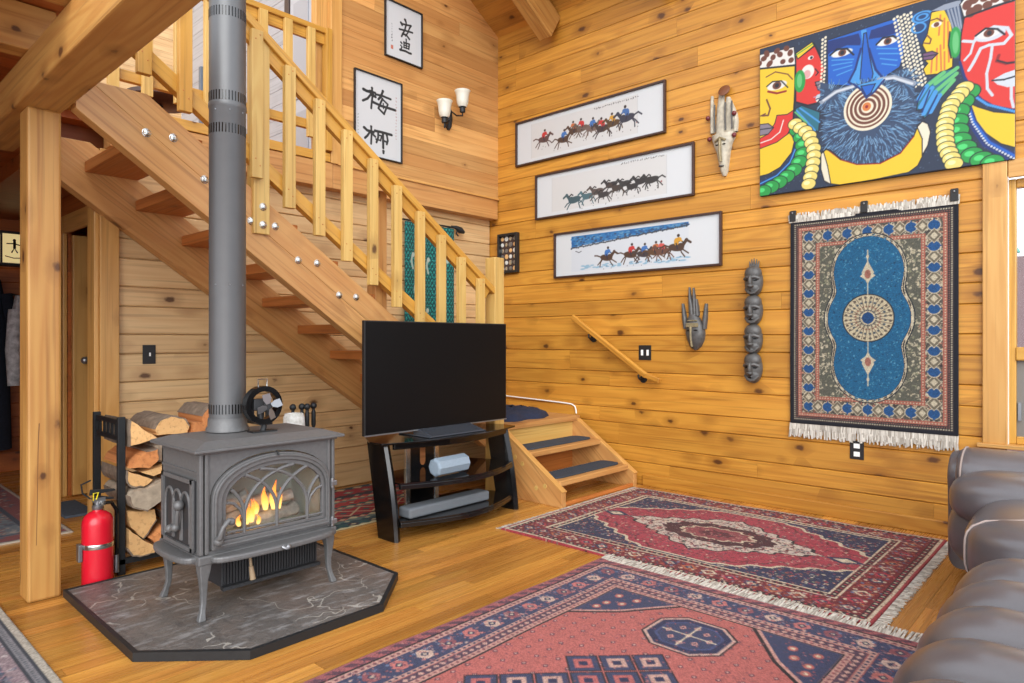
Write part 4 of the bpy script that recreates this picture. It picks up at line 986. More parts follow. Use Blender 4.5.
flowers(c, 2600, lambda x, y: min(x, c.w-x, y, c.h-y) > .25, [CR, LB, RO, OR, DR, GN, CR, NV], .005, .011, 1)
sc_ = .03*np.sin(26*np.arctan2(ay/.86, ax/.55)); md = ax/.55+ay/.86+sc_; med = fl & (md < 1.16) & (ax < .50) & (ay < .80)
c.fill(fl & (md < 1.20) & (ax < .515) & (ay < .82), CR); c.fill(med, (176, 56, 72)); c.fill(med & (md > 1.05) & (md < 1.075), (110, 26, 40)); c.fill(med & (np.abs(np.sin(ax*42)*np.cos(ay*38)) > .93), (122, 30, 46))
inm = lambda x, y: abs(x-cx)/.55+abs(y-cy)/.86 < 1.1 and abs(x-cx) < .48
flowers(c, 2000, inm, [(160, 34, 50), NV, CR, (206, 92, 100), DR, (150, 40, 60), (200, 130, 120), GN], .005, .010, 2)
m2 = ax/.37+ay/.63+.05*np.sin(18*np.arctan2(ay/.63, ax/.37)); c.fill(m2 < 1.0, BK); c.fill(m2 < .96, (216, 198, 182)); c.fill((m2 < .80) & (m2 > .77), (120, 40, 50))
flowers(c, 1700, lambda x, y: abs(x-cx)/.34+abs(y-cy)/.59 < 1, [BK, NV, DR, GN, (120, 60, 60), RO, CR, CR], .005, .011, 3)
m3 = np.hypot(ax/.19, ay/.33)+.05*np.sin(12*np.arctan2(ay/.33, ax/.19)); c.fill(m3 < 1.0, (74, 24, 32)); c.fill((m3 < .66), CR); c.fill(m3 < .60, (150, 66, 72)); c.fill(m3 < .3, (96, 30, 40))
flowers(c, 420, lambda x, y: abs(x-cx)/.22+abs(y-cy)/.36 < 1, [CR, BK, RO, (200, 140, 130)], .005, .01, 4)
for s in (-1, 1): c.dia(cx, cy+s*.70, .06, .10, NV); c.dia(cx, cy+s*.70, .035, .06, CR)
flowers(c, 2600, lambda x, y: .06 < min(x, c.w-x, y, c.h-y) < .19, [CR, NV, RO, (90, 20, 28), OR, LB], .004, .008, 5)
flowers(c, 2600, lambda x, y: True, [CR, BK, RO, NV, BK, DR], .003, .006, 6)
c.C *= np.random.default_rng(1).uniform(.82, 1.1, c.X.shape)[..., None]
def wav(s): return lambda x, y: .0025*np.sin(x*9+s)*np.sin(y*7+s*2)+.0022
rd = thing('medallion_rug', 'red and navy medallion rug lying between the low steps and the sofa', 'rug', (3.71, 1.77, 0))
c.build('pile', (2.955, .752, .0005), X, Y, Z, M['rug'], rd, .008, wav(1))
def fringe(par, p, q, out, n, ln, zf=.003, w=.006, seed=1, mat='fringe'):
    rr = random.Random(seed); p, q, out = Vector(p), Vector(q), Vector(out); d = (q-p); b = MB()
    for i in range(n):
        a = p+d*((i+rr.random()*.8)/n); l = ln*rr.uniform(.75, 1.15); t = d.normalized()*rr.uniform(-.012, .012)
        nrm = d.cross(out).normalized(); m = a+out*l*.5+t*.5+nrm*rr.uniform(-.001, .003)
        b.board(a+nrm*.002, m, w, w*.6, d); b.board(m, a+out*l+t, w*.9, w*.5, d)
    return b.build('fringe', M[mat], par)
fringe(rd, (2.955, .750, .005), (4.485, .750, .005), (0, -1, 0), 190, .045, seed=1); fringe(rd, (2.955, 2.792, .005), (4.485, 2.792, .005), (0, 1, 0), 190, .035, seed=2)
# large pink rug in front
PK, PD, NB = (196, 106, 98), (150, 78, 84), (58, 64, 98)
c = Canvas(2.62, 1.56, .005, PK); e = edge(c); cx, cy = 1.30, .78; ax, ay = np.abs(c.X-cx), np.abs(c.Y-cy)
c.fill(e < .30, (176, 104, 100))
zz = lambda d, a, l: (e+a*np.abs(((c.X+c.Y*1.0)/l) % 2-1)-a/2)
c.fill(e < .05, (170, 94, 96)); c.fill((e < .07) & ((np.floor((c.X+c.Y)/.035) % 2) == 0) & (e > .012), (98, 58, 74)); c.fill((e > .05) & (e < .06), BK)
c.fill((e > .06) & (e < .085), (206, 160, 146)); c.fill((e > .085) & (e < .20), NB); c.fill((e > .20) & (e < .225), (206, 160, 146)); c.fill((e > .228) & (e < .262), (84, 58, 78)); c.fill((e > .262) & (e < .287), (206, 156, 142)); c.fill((e > .287) & (e < .296), BK)
along_border(c, .0725, .026, lambda x, y, h, k: c.ell(x, y, .007, .007, (120, 62, 72)))
def mot(x, y, h, k):
    cc = ((206, 120, 114), (218, 186, 168), (150, 84, 92))[k % 3]; s = .036
    if h: c.poly([(x-s, y), (x-s*.4, y-s), (x+s*.4, y-s), (x+s, y), (x+s*.4, y+s), (x-s*.4, y+s)], cc)
    else: c.poly([(x, y-s), (x+s, y-s*.4), (x+s, y+s*.4), (x, y+s), (x-s, y+s*.4), (x-s, y-s*.4)], cc)
    c.dia(x, y, .018, .018, NV); c.ell(x, y, .007, .007, CR)
along_border(c, .1425, .115, mot); along_border(c, .115, .058, lambda x, y, h, k: c.dia(x, y, .010, .010, LB)); along_border(c, .172, .058, lambda x, y, h, k: c.dia(x, y, .010, .010, (200, 128, 120)))
along_border(c, .2125, .026, lambda x, y, h, k: c.ell(x, y, .006, .006, NV)); along_border(c, .245, .034, lambda x, y, h, k: c.dia(x, y, .012, .012, (214, 170, 154))); along_border(c, .275, .026, lambda x, y, h, k: c.ell(x, y, .006, .006, (130, 66, 74)))
fx0, fx1, fy0, fy1 = .296, c.w-.296, .296, c.h-.296
for i in range(30):                                        # small motifs sown over the field
    for j in range(14):
        x, y = fx0+.05+i*.07+(.035 if j % 2 else 0), fy0+.04+j*.07
        if fx0 < x < fx1 and fy0 < y < fy1: c.dia(x, y, .013, .012, (96, 50, 66)); c.dia(x, y, .006, .006, (222, 176, 160))
for sx in (0, 1):
    for sy in (0, 1):                                      # stepped navy corners
        X0, Y0, dx, dy = (fx0 if not sx else fx1), (fy0 if not sy else fy1), (1 if not sx else -1), (1 if not sy else -1)
        for w_, col in ((.37, BK), (.35, (214, 160, 146)), (.33, NB)): c.poly([(X0, Y0), (X0+dx*w_, Y0), (X0+dx*w_*.6, Y0+dy*w_*.45), (X0, Y0+dy*w_*.9)], col)
        for px, py in ((.07, .06), (.17, .06), (.07, .15), (.14, .12), (.23, .05)): c.ell(X0+dx*px, Y0+dy*py, .022, .018, PK); c.ell(X0+dx*px, Y0+dy*py, .01, .009, CR)
def octa(x, y, rx, ry, col): c.poly([(x-rx, y-ry*.5), (x-rx*.5, y-ry), (x+rx*.5, y-ry), (x+rx, y-ry*.5), (x+rx, y+ry*.5), (x+rx*.5, y+ry), (x-rx*.5, y+ry), (x-rx, y+ry*.5)], col)
for ox in (2.09, .53):
    octa(ox, cy, .155, .165, BK); octa(ox, cy, .147, .157, (214, 176, 160)); octa(ox, cy, .135, .145, NV); octa(ox, cy, .11, .12, (70, 80, 124)); octa(ox, cy, .10, .11, NB)
    for px, py in ((0, 0), (.05, .05), (-.05, .05), (.05, -.05), (-.05, -.05), (0, .085), (0, -.085), (.075, 0), (-.075, 0)): c.dia(ox+px, cy+py, .02, .016, (206, 150, 140)); c.dia(ox+px, cy+py, .008, .007, NV)
    c.line([(ox-.1, cy), (ox+.1, cy)], .008, CR); c.line([(ox, cy-.11), (ox, cy+.11)], .008, CR)
for i in range(-6, 7):                                     # chain of diamonds in the middle
    for j in range(-4, 5):
        if abs(i)*.9+abs(j)*1.2 > 6.2 or (i+j) % 2: continue
        x, y = cx+i*.085, cy+j*.085
        c.dia(x, y, .082, .082, BK); c.dia(x, y, .074, .074, NB); c.dia(x, y, .046, .046, (212, 168, 152) if (i//2+j) % 2 else (196, 104, 100)); c.dia(x, y, .022, .022, NV)
flowers(c, 1400, lambda x, y: .085 < min(x, c.w-x, y, c.h-y) < .2, [(206, 130, 124), (40, 46, 84), (214, 182, 166), (96, 104, 138)], .004, .008, 10)
flowers(c, 1800, lambda x, y: min(x, c.w-x, y, c.h-y) < .30, [(120, 60, 74), (214, 166, 150), (70, 60, 88), (186, 104, 100)], .003, .006, 11)
flowers(c, 2600, lambda x, y: True, [(186, 92, 92), (212, 130, 120), (160, 84, 86), (110, 66, 84)], .003, .005, 9)
c.C *= np.random.default_rng(2).uniform(.84, 1.1, c.X.shape)[..., None]
pr = thing('pink_rug', 'large salmon pink rug with navy octagons in front of the hearth and sofa', 'rug', (1.6, 1.24, 0))
c.build('pile', (.275, .462, .0005), X, Y, Z, M['rug'], pr, .008, lambda x, y: .002*np.sin(x*8)*np.sin(y*6)+.002+.004*np.sin(y*26+.6*np.sin(x*9))*np.clip((y-1.50)/.06, 0, 1))
fringe(pr, (2.892, .462, .0125), (2.892, 2.02, .0125), (1, 0, 0), 300, .085, seed=5)
# rug at the left edge
c = Canvas(1.5, 1.6, .006, (112, 112, 126)); e = edge(c)
flowers(c, 6500, lambda x, y: True, [(70, 82, 108), (196, 150, 156), (186, 176, 172), (64, 62, 78), (130, 84, 94), (74, 92, 118)], .007, .015, 14)
c.fill(e < .115, (160, 138, 142)); flowers(c, 900, lambda x, y: min(x, c.w-x, y, c.h-y) < .115, [(150, 120, 130), (214, 200, 196), (110, 110, 130)], .006, .012, 15)
c.fill(e < .075, (52, 56, 66)); c.fill((e < .066) & (e > .040), (140, 138, 142)); along_border(c, .053, .02, lambda x, y, h, k: c.ell(x, y, .005, .005, (90, 92, 100))); c.fill(e < .03, (200, 190, 172)); c.C *= np.random.default_rng(7).uniform(.82, 1.1, c.X.shape)[..., None]
lg = c.build('grey_rug', (-.86, 2.02, .0005), X, Y, Z, M['rug'], None, .008); tag(lg, 'grey-blue patterned rug with cream edge in front of the timber post', 'rug')
# hall rug
c = Canvas(1.25, 2.2, .01, (120, 132, 140)); e = edge(c)
flowers(c, 1500, lambda x, y: True, [(84, 100, 116), (150, 80, 76), (196, 180, 164), (104, 92, 100)], .012, .03, 16)
c.fill((e < .16) & (e > .03), (150, 74, 72)); flowers(c, 500, lambda x, y: .03 < min(x, c.w-x, y, c.h-y) < .16, [(206, 186, 164), (84, 100, 116), (120, 50, 54)], .01, .02, 17); c.fill(e < .03, (210, 196, 176)); c.fill((e < .19) & (e > .16), (60, 66, 84))
tag(c.build('hall_rug', (-.06, 4.64, .0005), X, Y, Z, M['rug'], None, .008), 'blue and red rug on the hall floor behind the timber post', 'rug')
b = MB(); b.box((1.24, 5.02, .001), (1.42, 5.50, .018)); tag(b.build('door_mat', plain('dark_mat', (66, 74, 84), .95, noise=.3, scale=60), bevel=.004), 'small dark mat in front of the hall doorway', 'mat')
# kilim under the stairs
c = Canvas(1.08, .94, .006, (40, 92, 92))
cols = [(40, 92, 92), (176, 32, 44), (222, 206, 160), (60, 40, 48), (110, 130, 120), (200, 60, 56), (36, 70, 84)]
bands = [(0, .09, 0), (.09, .14, 4), (.14, .20, 2), (.20, .40, 1), (.40, .46, 2), (.46, .58, 5), (.58, .64, 2), (.64, .72, 3), (.72, .86, 1), (.86, .94, 6)]
for a, q, k_ in bands:
    c.fill((c.Y >= a) & (c.Y < q), cols[k_])
for a, q, k_ in bands:
    n = 14
    for i in range(n+1):
        x = i*c.w/n; c.poly([(x-.045, a), (x+.045, a), (x, a+.045)], cols[k_]) if False else c.dia(x, a, .045, .026, cols[(k_+2) % 7])
        if (i % 2) == 0: c.dia(x+.03, (a+q)/2, .05, min(.035, (q-a)*.4), cols[(k_+3) % 7]); c.dia(x+.03, (a+q)/2, .025, .015, cols[2])
for i in range(7): c.dia(.1+i*.18, .30, .10, .085, cols[2]); c.dia(.1+i*.18, .30, .08, .066, cols[1]); c.dia(.1+i*.18, .30, .03, .025, cols[0])
tag(c.build('kilim', (2.23, 3.50, .0005), X, Y, Z, M['rug'], None, .006), 'red and green kilim on the floor behind the television stand', 'rug')
PAINT=[
('poly','yel',[(-0.3,97.6),(23.6,91.8),(24.2,81.8),(23.6,64.3),(22.6,46.8),(18.7,37.7),(8.8,31.7),(-0.3,31.5)]),
('poly','red',[(-0.3,40.0),(5.8,42.0),(10.4,48.4),(11.8,53.5),(18.7,52.6),(23.6,54.8),(22.2,42.9),(16.8,36.2),(8.8,31.7),(-0.3,30.4)]),
('line','wht',[(0.7,36.9),(7.8,38.0),(13.8,41.7),(16.2,49.2)],0.8),
('poly','lip',[(-0.3,49.8),(5.8,49.2),(9.6,45.6),(5.8,42.0),(-0.3,42.0)]),
('line','blk',[(-0.3,46.3),(8.8,45.6)],0.7),
('ell','wht',(11.8,73.9),6.7,3.0),
('ell','brn',(11.8,73.9),3.0,2.6),
('ell','blk',(11.8,73.9),1.4,1.4),
('line','blk',[(4.8,74.9),(8.8,77.3),(14.8,76.2),(19.1,70.7)],0.9),
('line','dred',[(5.8,71.2),(11.8,68.5),(17.8,68.5)],1.4),
('line','brn',[(4.4,81.5),(10.8,83.4),(19.1,79.6),(22.2,75.4)],0.8),
('line','brn',[(4.8,65.8),(7.2,59.2),(5.8,54.9),(1.7,55.4)],1.2),
('line','brn',[(0.7,55.6),(3.8,56.4)],1.0),
('poly','wht',[(-0.3,98.2),(23.2,96.8),(24.2,84.7),(-0.3,88.8)]),
('line','blk',[(-0.3,88.4),(24.2,84.1)],1.0),
('line','blk',[(24.2,84.1),(23.8,64.2),(22.6,44.8),(16.8,35.0),(8.8,30.9),(-0.3,29.8)],1.3),
('spots','brn',[(2.8,94.7),(6.8,90.1),(9.2,93.8),(13.8,94.5),(15.8,89.0),(20.7,93.6),(21.3,88.5),(4.8,97.5),(11.8,97.5),(18.2,97.3),(-0.3,92.1)],7),
('poly','red',[(24.5,91.5),(35.8,95.6),(38.6,88.4),(41.0,82.0),(43.2,75.7),(41.3,73.7),(42.8,70.0),(42.8,65.3),(41.0,59.0),(38.6,55.8),(32.1,55.8),(24.5,59.7)]),
('poly','yel',[(24.2,92.0),(34.9,96.6),(36.2,93.9),(25.7,88.0)]),
('line','grn',[(24.5,90.9),(35.3,95.2)],0.7),
('line','blk',[(25.7,88.0),(36.6,93.4)],0.7),
('ell','wht',(32.1,77.7),4.1,4.6),
('ell','pnk',(31.7,76.2),2.3,2.7),
('ell','grn',(27.0,72.8),3.6,7.4),
('ell','lgrn',(26.8,73.2),1.7,4.7),
('ell','wht',(34.0,86.5),1.8,1.3),
('ell','blk',(34.4,86.4),0.9,0.9),
('line','blk',[(36.8,78.4),(38.8,75.5),(37.3,74.0)],0.8),
('poly','lip',[(36.8,69.7),(42.3,69.6),(42.8,65.3),(38.6,64.0)]),
('line','blk',[(36.8,67.4),(42.6,67.2)],0.6),
('ell','wht',(39.2,58.5),2.1,2.7),
('line','blk',[(35.8,95.6),(39.2,88.1),(43.2,75.7),(41.3,73.7),(42.8,65.3),(41.0,58.9),(38.1,55.5),(32.1,55.4),(24.9,59.2)],1.1),
('beads','crm',[(42.4,96.1),(42.0,86.8),(42.0,77.1),(41.2,66.8)],2.8),
('poly','blu',[(44.5,94.8),(84.6,96.4),(87.8,84.9),(88.2,72.6),(86.0,66.1),(79.1,62.9),(72.6,53.2),(67.9,51.6),(61.1,60.9),(44.5,66.0)]),
('poly','dblu',[(44.5,94.2),(63.1,93.5),(64.4,88.8),(64.0,85.8),(56.2,88.1),(46.6,86.6),(44.5,85.1)]),
('poly','dblu',[(68.8,88.1),(70.2,93.4),(84.6,94.0),(86.4,87.3),(77.3,87.0)]),
('poly','lblu',[(64.4,95.1),(67.5,94.8),(69.0,82.2),(72.6,67.7),(77.3,60.3),(72.0,54.8),(71.3,51.7),(67.5,52.2),(64.4,58.8),(58.2,64.2),(61.1,70.8),(65.6,83.2)]),
('poly','blu',[(66.0,92.6),(67.5,92.7),(69.0,80.2),(71.3,66.0),(68.8,53.5),(66.9,54.0),(64.0,64.8),(65.2,81.3)]),
('line','dblu',[(64.4,83.6),(61.1,71.4),(57.2,64.4),(62.1,59.8),(66.3,53.3)],1.4),
('line','dblu',[(69.0,82.2),(72.8,68.1),(77.6,60.6),(72.6,55.9)],1.4),
('ell','wht',(53.2,84.1),6.4,2.3),
('ell','brn',(53.4,84.2),2.4,2.2),
('ell','blk',(53.4,84.2),1.2,1.3),
('ell','wht',(79.3,83.6),6.0,2.2),
('ell','brn',(79.5,83.7),2.2,2.1),
('ell','blk',(79.5,83.7),1.1,1.2),
('line','blk',[(46.1,84.6),(50.2,87.3),(56.2,86.0),(60.1,81.0)],1.2),
('line','blk',[(73.2,83.5),(76.9,86.5),(82.4,86.1),(85.7,82.7)],1.2),
('hair','lblu',[(47.2,81.1,60.1,78.1),(47.2,77.8,59.2,76.6),(48.2,74.3,59.2,74.5),(50.2,70.5,59.2,72.0),(73.6,80.9,84.6,77.7),(74.5,77.5,85.5,74.4),(75.4,74.2,84.6,70.6),(76.3,70.8,84.2,67.6)],0.6),
('beads','crm',[(87.5,96.1),(89.6,84.3),(92.1,69.5),(95.3,52.2)],6.0),
('ell','slate',(68.8,36.0),27.0,26.1),
('fur','sky',(68.8,36.0),27.0,26.1,420),
('poly','slate',[(39.9,68.9),(44.5,66.6),(52.2,62.5),(52.2,55.0),(39.9,51.4)]),
('poly','slate',[(79.1,62.5),(90.0,65.0),(94.4,52.8),(93.5,45.0),(81.0,56.3)]),
('fur','sky',(47.2,58.4),8.0,6.5,40),
('fur','sky',(87.3,56.7),7.1,6.0,40),
('line','gry',[(41.0,55.5),(49.2,60.0),(60.1,61.1)],3.4),
('line','lgry',[(42.0,56.4),(50.2,60.2),(59.8,60.8)],1.4),
('line','gry',[(74.5,61.4),(82.8,60.9),(93.5,54.1)],3.4),
('line','lgry',[(75.4,61.2),(82.8,60.3),(92.6,54.3)],1.4),
('ell','crm',(68.1,46.0),13.8,14.6),
('ring','brn',(68.1,46.0),11.8,12.3,0.9),
('ring','brn',(68.1,46.0),9.4,9.8,1.3),
('ring','brn',(68.1,46.0),6.9,7.3,1.3),
('ring','brn',(68.1,46.0),4.3,4.6,1.3),
('ell','org',(67.7,46.3),2.5,2.7),
('ell','dred',(67.7,46.3),0.9,1.0),
('poly','lblu',[(61.1,60.9),(77.3,61.7),(72.0,54.4),(67.5,51.7),(64.4,57.3)]),
('poly','blu',[(64.4,60.0),(72.6,59.4),(70.2,54.4),(67.5,52.8)]),
('line','dblu',[(60.1,62.4),(65.0,57.2),(67.5,51.9),(72.0,54.4),(77.6,60.6)],1.2),
('poly','yel',[(40.4,21.9),(43.7,24.1),(46.6,22.2),(52.2,16.0),(62.1,11.3),(75.4,9.6),(86.4,13.9),(93.5,22.6),(96.1,29.3),(99.1,30.2),(102.2,24.2),(100.8,15.6),(95.6,4.6),(90.9,1.4),(71.7,0.0),(52.2,-0.3),(43.7,2.4),(40.8,10.9)]),
('poly','crm',[(95.3,27.6),(97.9,30.5),(100.8,28.4),(102.2,23.2),(100.8,15.6),(97.9,10.2),(97.9,20.1)]),
('poly','crm',[(40.4,21.9),(42.0,23.1),(44.5,13.5),(46.6,1.0),(42.4,4.1),(40.4,12.0)]),
('line','dred',[(45.7,22.6),(52.6,15.9),(62.1,11.1),(75.4,9.4),(86.4,13.7),(93.5,22.4)],0.7),
('line','blk',[(40.4,21.9),(43.7,24.5),(46.6,22.7),(52.6,16.4)],0.8),
('poly','teal',[(23.9,55.1),(28.3,56.3),(39.9,49.2),(38.9,36.3),(34.7,40.5),(32.6,35.4),(29.4,45.0),(25.0,50.4)]),
('line','lblu',[(25.0,53.7),(36.8,37.9)],1.1),
('line','lblu',[(27.2,54.8),(39.5,42.8)],1.1),
('line','lgrn',[(23.9,52.9),(31.5,44.1)],1.0),
('poly','yel',[(-0.3,32.9),(11.7,35.2),(20.6,40.1),(23.5,33.9),(21.7,26.4),(13.9,17.7),(6.0,14.5),(-0.3,13.9)]),
('line','dblu',[(22.8,39.7),(25.0,30.3),(20.6,19.9),(11.7,12.4),(-0.3,8.5)],3.2),
('line','lblu',[(22.8,39.7),(25.0,30.3),(20.6,19.9),(11.7,12.4),(-0.3,8.5)],0.9),
('chain','grn',[(25.5,40.9),(29.4,32.8),(28.9,22.9),(23.9,14.8),(15.1,8.4),(2.5,3.0)],4.4,9),
('chain','yel2',[(23.9,45.0),(32.6,36.6),(36.2,24.8),(35.3,15.1),(32.6,3.4)],3.8,10),
('poly','deep',[(92.6,96.4),(103.0,95.0),(100.4,82.0),(97.9,75.8),(95.3,80.6)]),
('ring','lblu',(97.9,92.7),4.8,3.0,0.7),
('ring','lblu',(97.9,92.7),2.7,1.6,0.7),
('ring','lblu',(96.1,86.7),3.5,2.8,0.7),
('poly','yel',[(102.5,93.8),(109.2,93.5),(112.5,85.1),(113.8,73.0),(113.2,58.7),(107.2,56.4),(99.6,57.5),(98.4,61.4),(100.8,64.1),(98.4,67.7),(99.8,71.3),(98.0,75.8),(98.7,78.0),(100.4,81.0),(101.8,88.5)]),
('hair','org',[(107.2,90.7,106.4,79.2),(109.2,88.1,108.9,70.6),(110.9,85.6,111.4,62.1),(105.5,71.6,105.2,58.9),(103.0,66.4,102.5,58.3),(107.2,73.1,107.6,58.3),(109.2,68.6,109.2,58.4)],0.8),
('ell','wht',(105.2,85.8),2.7,1.6),
('ell','brn',(105.2,85.8),1.4,1.4),
('line','brn',[(102.5,89.1),(105.5,89.3),(108.2,86.8)],0.8),
('poly','pur',[(98.0,70.8),(103.0,70.8),(105.9,68.6),(103.0,66.0),(98.4,66.7)]),
('line','blk',[(98.0,68.8),(105.2,68.2)],0.6),
('line','brn',[(100.4,81.0),(102.5,78.0),(101.8,75.6),(99.1,76.7)],0.8),
('poly','slate',[(109.2,93.5),(117.1,93.6),(117.9,77.6),(116.3,62.7),(113.8,63.4),(113.2,81.0)]),
('hair','gry',[(110.9,92.4,113.8,79.8),(112.5,92.4,115.5,79.3),(114.2,92.7,116.8,77.9),(115.8,92.7,117.6,79.6)],0.8),
('poly','gry',[(102.5,94.6),(109.2,96.3),(117.1,96.1),(117.4,93.1),(108.9,92.9)]),
('ell','grn',(114.5,72.5),3.2,8.9),
('ell','lgrn',(114.7,72.4),1.6,6.6),
('line','blk',[(111.9,79.5),(111.2,71.9),(112.5,64.1)],0.8),
('poly','teal',[(96.1,46.4),(100.4,53.3),(107.2,57.4),(116.3,57.9),(113.8,49.8),(107.2,41.7),(102.2,34.1),(98.7,31.9),(97.9,38.0),(94.9,37.7)]),
('hair','lgrn',[(115.5,57.5,104.7,51.2),(115.2,54.3,105.5,47.1),(113.8,50.8,107.2,43.7),(108.9,56.6,100.4,50.9)],1.8),
('hair','lblu',[(100.4,50.9,96.1,44.4),(103.0,49.1,97.0,39.2),(104.7,46.3,98.7,34.8),(106.9,43.8,102.2,35.1)],2.0),
('hair','dblu',[(99.1,50.1,95.3,42.6),(101.8,48.0,97.9,36.0),(105.5,44.1,100.4,33.5)],0.7),
('poly','red',[(119.0,85.9),(132.8,87.0),(143.1,87.3),(143.1,27.2),(137.4,28.9),(132.1,32.0),(126.7,37.1),(122.7,42.8),(118.7,51.4),(116.8,60.6),(117.4,75.8)]),
('poly','wht',[(116.8,93.7),(120.3,97.9),(143.1,99.2),(143.1,87.8),(132.8,87.6),(118.7,85.6)]),
('spots','brn',[(120.3,92.2),(123.5,94.0),(125.1,88.7),(129.0,94.0),(129.8,89.0),(133.6,91.5),(136.7,93.2),(138.9,90.6),(121.9,87.4)],9),
('line','blk',[(118.4,85.5),(132.8,87.0),(143.1,87.7)],1.2),
('line','lgry',[(118.4,72.1),(123.5,70.2),(126.7,74.0),(132.8,75.8),(138.9,73.3),(140.7,68.7),(137.4,65.1),(130.5,66.2),(126.7,65.4),(123.5,58.7),(121.1,54.6)],2.2),
('line','lgry',[(123.5,70.2),(121.9,64.0),(119.0,60.9)],1.6),
('line','lgry',[(132.1,65.7),(131.3,58.5),(129.5,50.5),(129.8,41.9),(132.1,37.6)],1.9),
('line','lgry',[(140.7,42.9),(140.7,33.7),(141.6,28.8)],1.5),
('ell','lgry',(131.0,72.1),7.3,3.7),
('ell','wht',(130.5,72.8),5.5,2.4),
('ell','brn',(130.5,73.0),2.5,2.2),
('ell','blk',(130.7,72.9),1.1,1.3),
('line','blk',[(124.3,73.3),(129.0,76.1),(134.4,74.0),(137.7,70.0)],1.1),
('line','dred',[(135.1,59.2),(134.1,56.2),(138.2,53.7),(143.1,53.3)],2.0),
('line','blk',[(134.4,56.5),(138.9,53.7),(143.1,53.3)],0.9),
('poly','lgry',[(132.1,46.1),(137.4,48.4),(143.1,49.3),(143.1,40.1),(138.9,40.4),(134.4,43.0)]),
('line','blk',[(132.1,45.9),(137.4,45.0),(143.1,45.6)],0.9),
('line','dblu',[(116.8,60.6),(119.0,51.2),(123.0,42.3),(127.0,36.4),(132.4,31.4),(143.1,26.3)],1.4),
('poly','yel',[(120.6,36.2),(125.4,32.6),(132.8,28.1),(143.1,24.8),(143.1,5.9),(135.9,9.7),(128.2,17.8),(122.7,28.5)]),
('line','dblu',[(121.9,41.1),(129.8,32.9),(143.1,25.7)],2.0),
('dots','lblu',[(121.9,41.1),(129.8,32.9),(143.1,25.7)],0.8,22),
('line','dblu',[(120.3,36.3),(123.5,24.5),(130.5,11.7),(143.1,0.9)],4.0),
('line','blu',[(120.3,36.3),(123.5,24.5),(130.5,11.7),(143.1,0.9)],1.4),
('dots','lgry',[(120.3,34.4),(122.9,23.9),(129.9,10.5),(143.1,-0.7)],0.7,26),
('line','dblu',[(121.9,22.9),(128.2,10.3),(138.9,0.8)],2.0),
('chain','grn',[(121.1,42.2),(116.3,33.8),(115.2,23.4),(117.4,13.3),(123.5,4.5),(132.1,-0.2)],4.6,9),
('chain','yel2',[(119.0,45.0),(112.2,36.7),(109.2,25.6),(109.7,13.8),(113.8,2.4)],3.8,13)]
MEI=[([(9.0,51.4),(11.6,50.9),(15.7,51.1)],2.6),([(15.1,51.8),(20.0,51.5)],2.0),([(16.9,54.6),(17.2,47.3),(16.1,38.4)],2.0),([(15.8,49.2),(12.6,45.1),(8.2,42.4)],2.0),([(17.4,50.5),(18.7,48.7),(20.3,48.4)],2.4),([(27.4,54.9),(25.6,50.2),(23.1,47.3)],2.2),([(20.5,50.5),(27.0,51.0),(30.7,50.7),(35.2,50.4)],2.0),([(18.4,43.6),(26.2,42.6),(34.2,42.7),(39.9,42.6)],2.3),([(27.0,48.6),(23.9,42.0),(23.1,40.1),(28.6,36.8)],2.0),([(27.0,48.3),(32.3,45.5),(28.6,36.8)],1.8),([(27.8,45.0),(28.0,41.1)],1.2),([(25.6,42.2),(30.7,42.9)],0.8),([(9.6,21.6),(12.3,20.0),(18.4,19.9)],2.4),([(16.1,23.9),(16.4,16.5),(16.0,10.3)],1.9),([(15.4,20.1),(12.6,15.9),(10.2,13.6)],2.0),([(16.9,18.6),(20.0,16.7)],2.0),([(20.0,21.4),(27.8,21.7),(36.2,21.6)],2.3),([(22.8,20.8),(22.8,16.7),(21.2,12.5)],2.0),([(23.4,18.7),(26.2,18.7),(25.1,14.6)],1.5),([(20.8,14.9),(25.0,14.8)],1.4),([(27.5,21.0),(27.8,9.4)],2.4),([(28.0,6.8),(28.0,5.3)],2.2),([(31.3,20.5),(32.3,16.2),(31.3,13.1)],2.0),([(28.1,15.3),(32.0,14.6)],1.8)]
AN=[([(20.9,35.7),(21.7,34.2)],2.2),([(16.6,31.9),(17.7,30.3)],2.0),([(17.5,31.3),(22.3,31.9),(27.2,32.9),(25.4,30.2)],1.6),([(22.1,32.7),(20.6,27.2),(17.7,21.7),(17.2,20.8)],1.7),([(15.2,26.1),(21.7,26.9),(28.7,27.6)],1.7),([(25.4,30.2),(23.8,26.0),(21.2,22.4)],1.3),([(18.5,23.3),(22.3,23.4),(25.4,21.1)],1.9),([(16.6,15.7),(17.4,15.1)],1.6),([(16.4,13.1),(17.7,12.2),(16.0,9.2)],1.3),([(15.8,9.3),(21.2,9.9),(25.2,9.4),(27.1,9.6)],2.0),([(19.7,16.9),(19.7,12.4)],1.4),([(19.7,16.4),(25.4,17.0),(24.7,12.5)],1.5),([(19.7,12.4),(24.7,12.8)],1.3),([(19.7,14.4),(25.0,14.9)],1.1),([(22.0,19.9),(22.2,12.4)],1.4)]
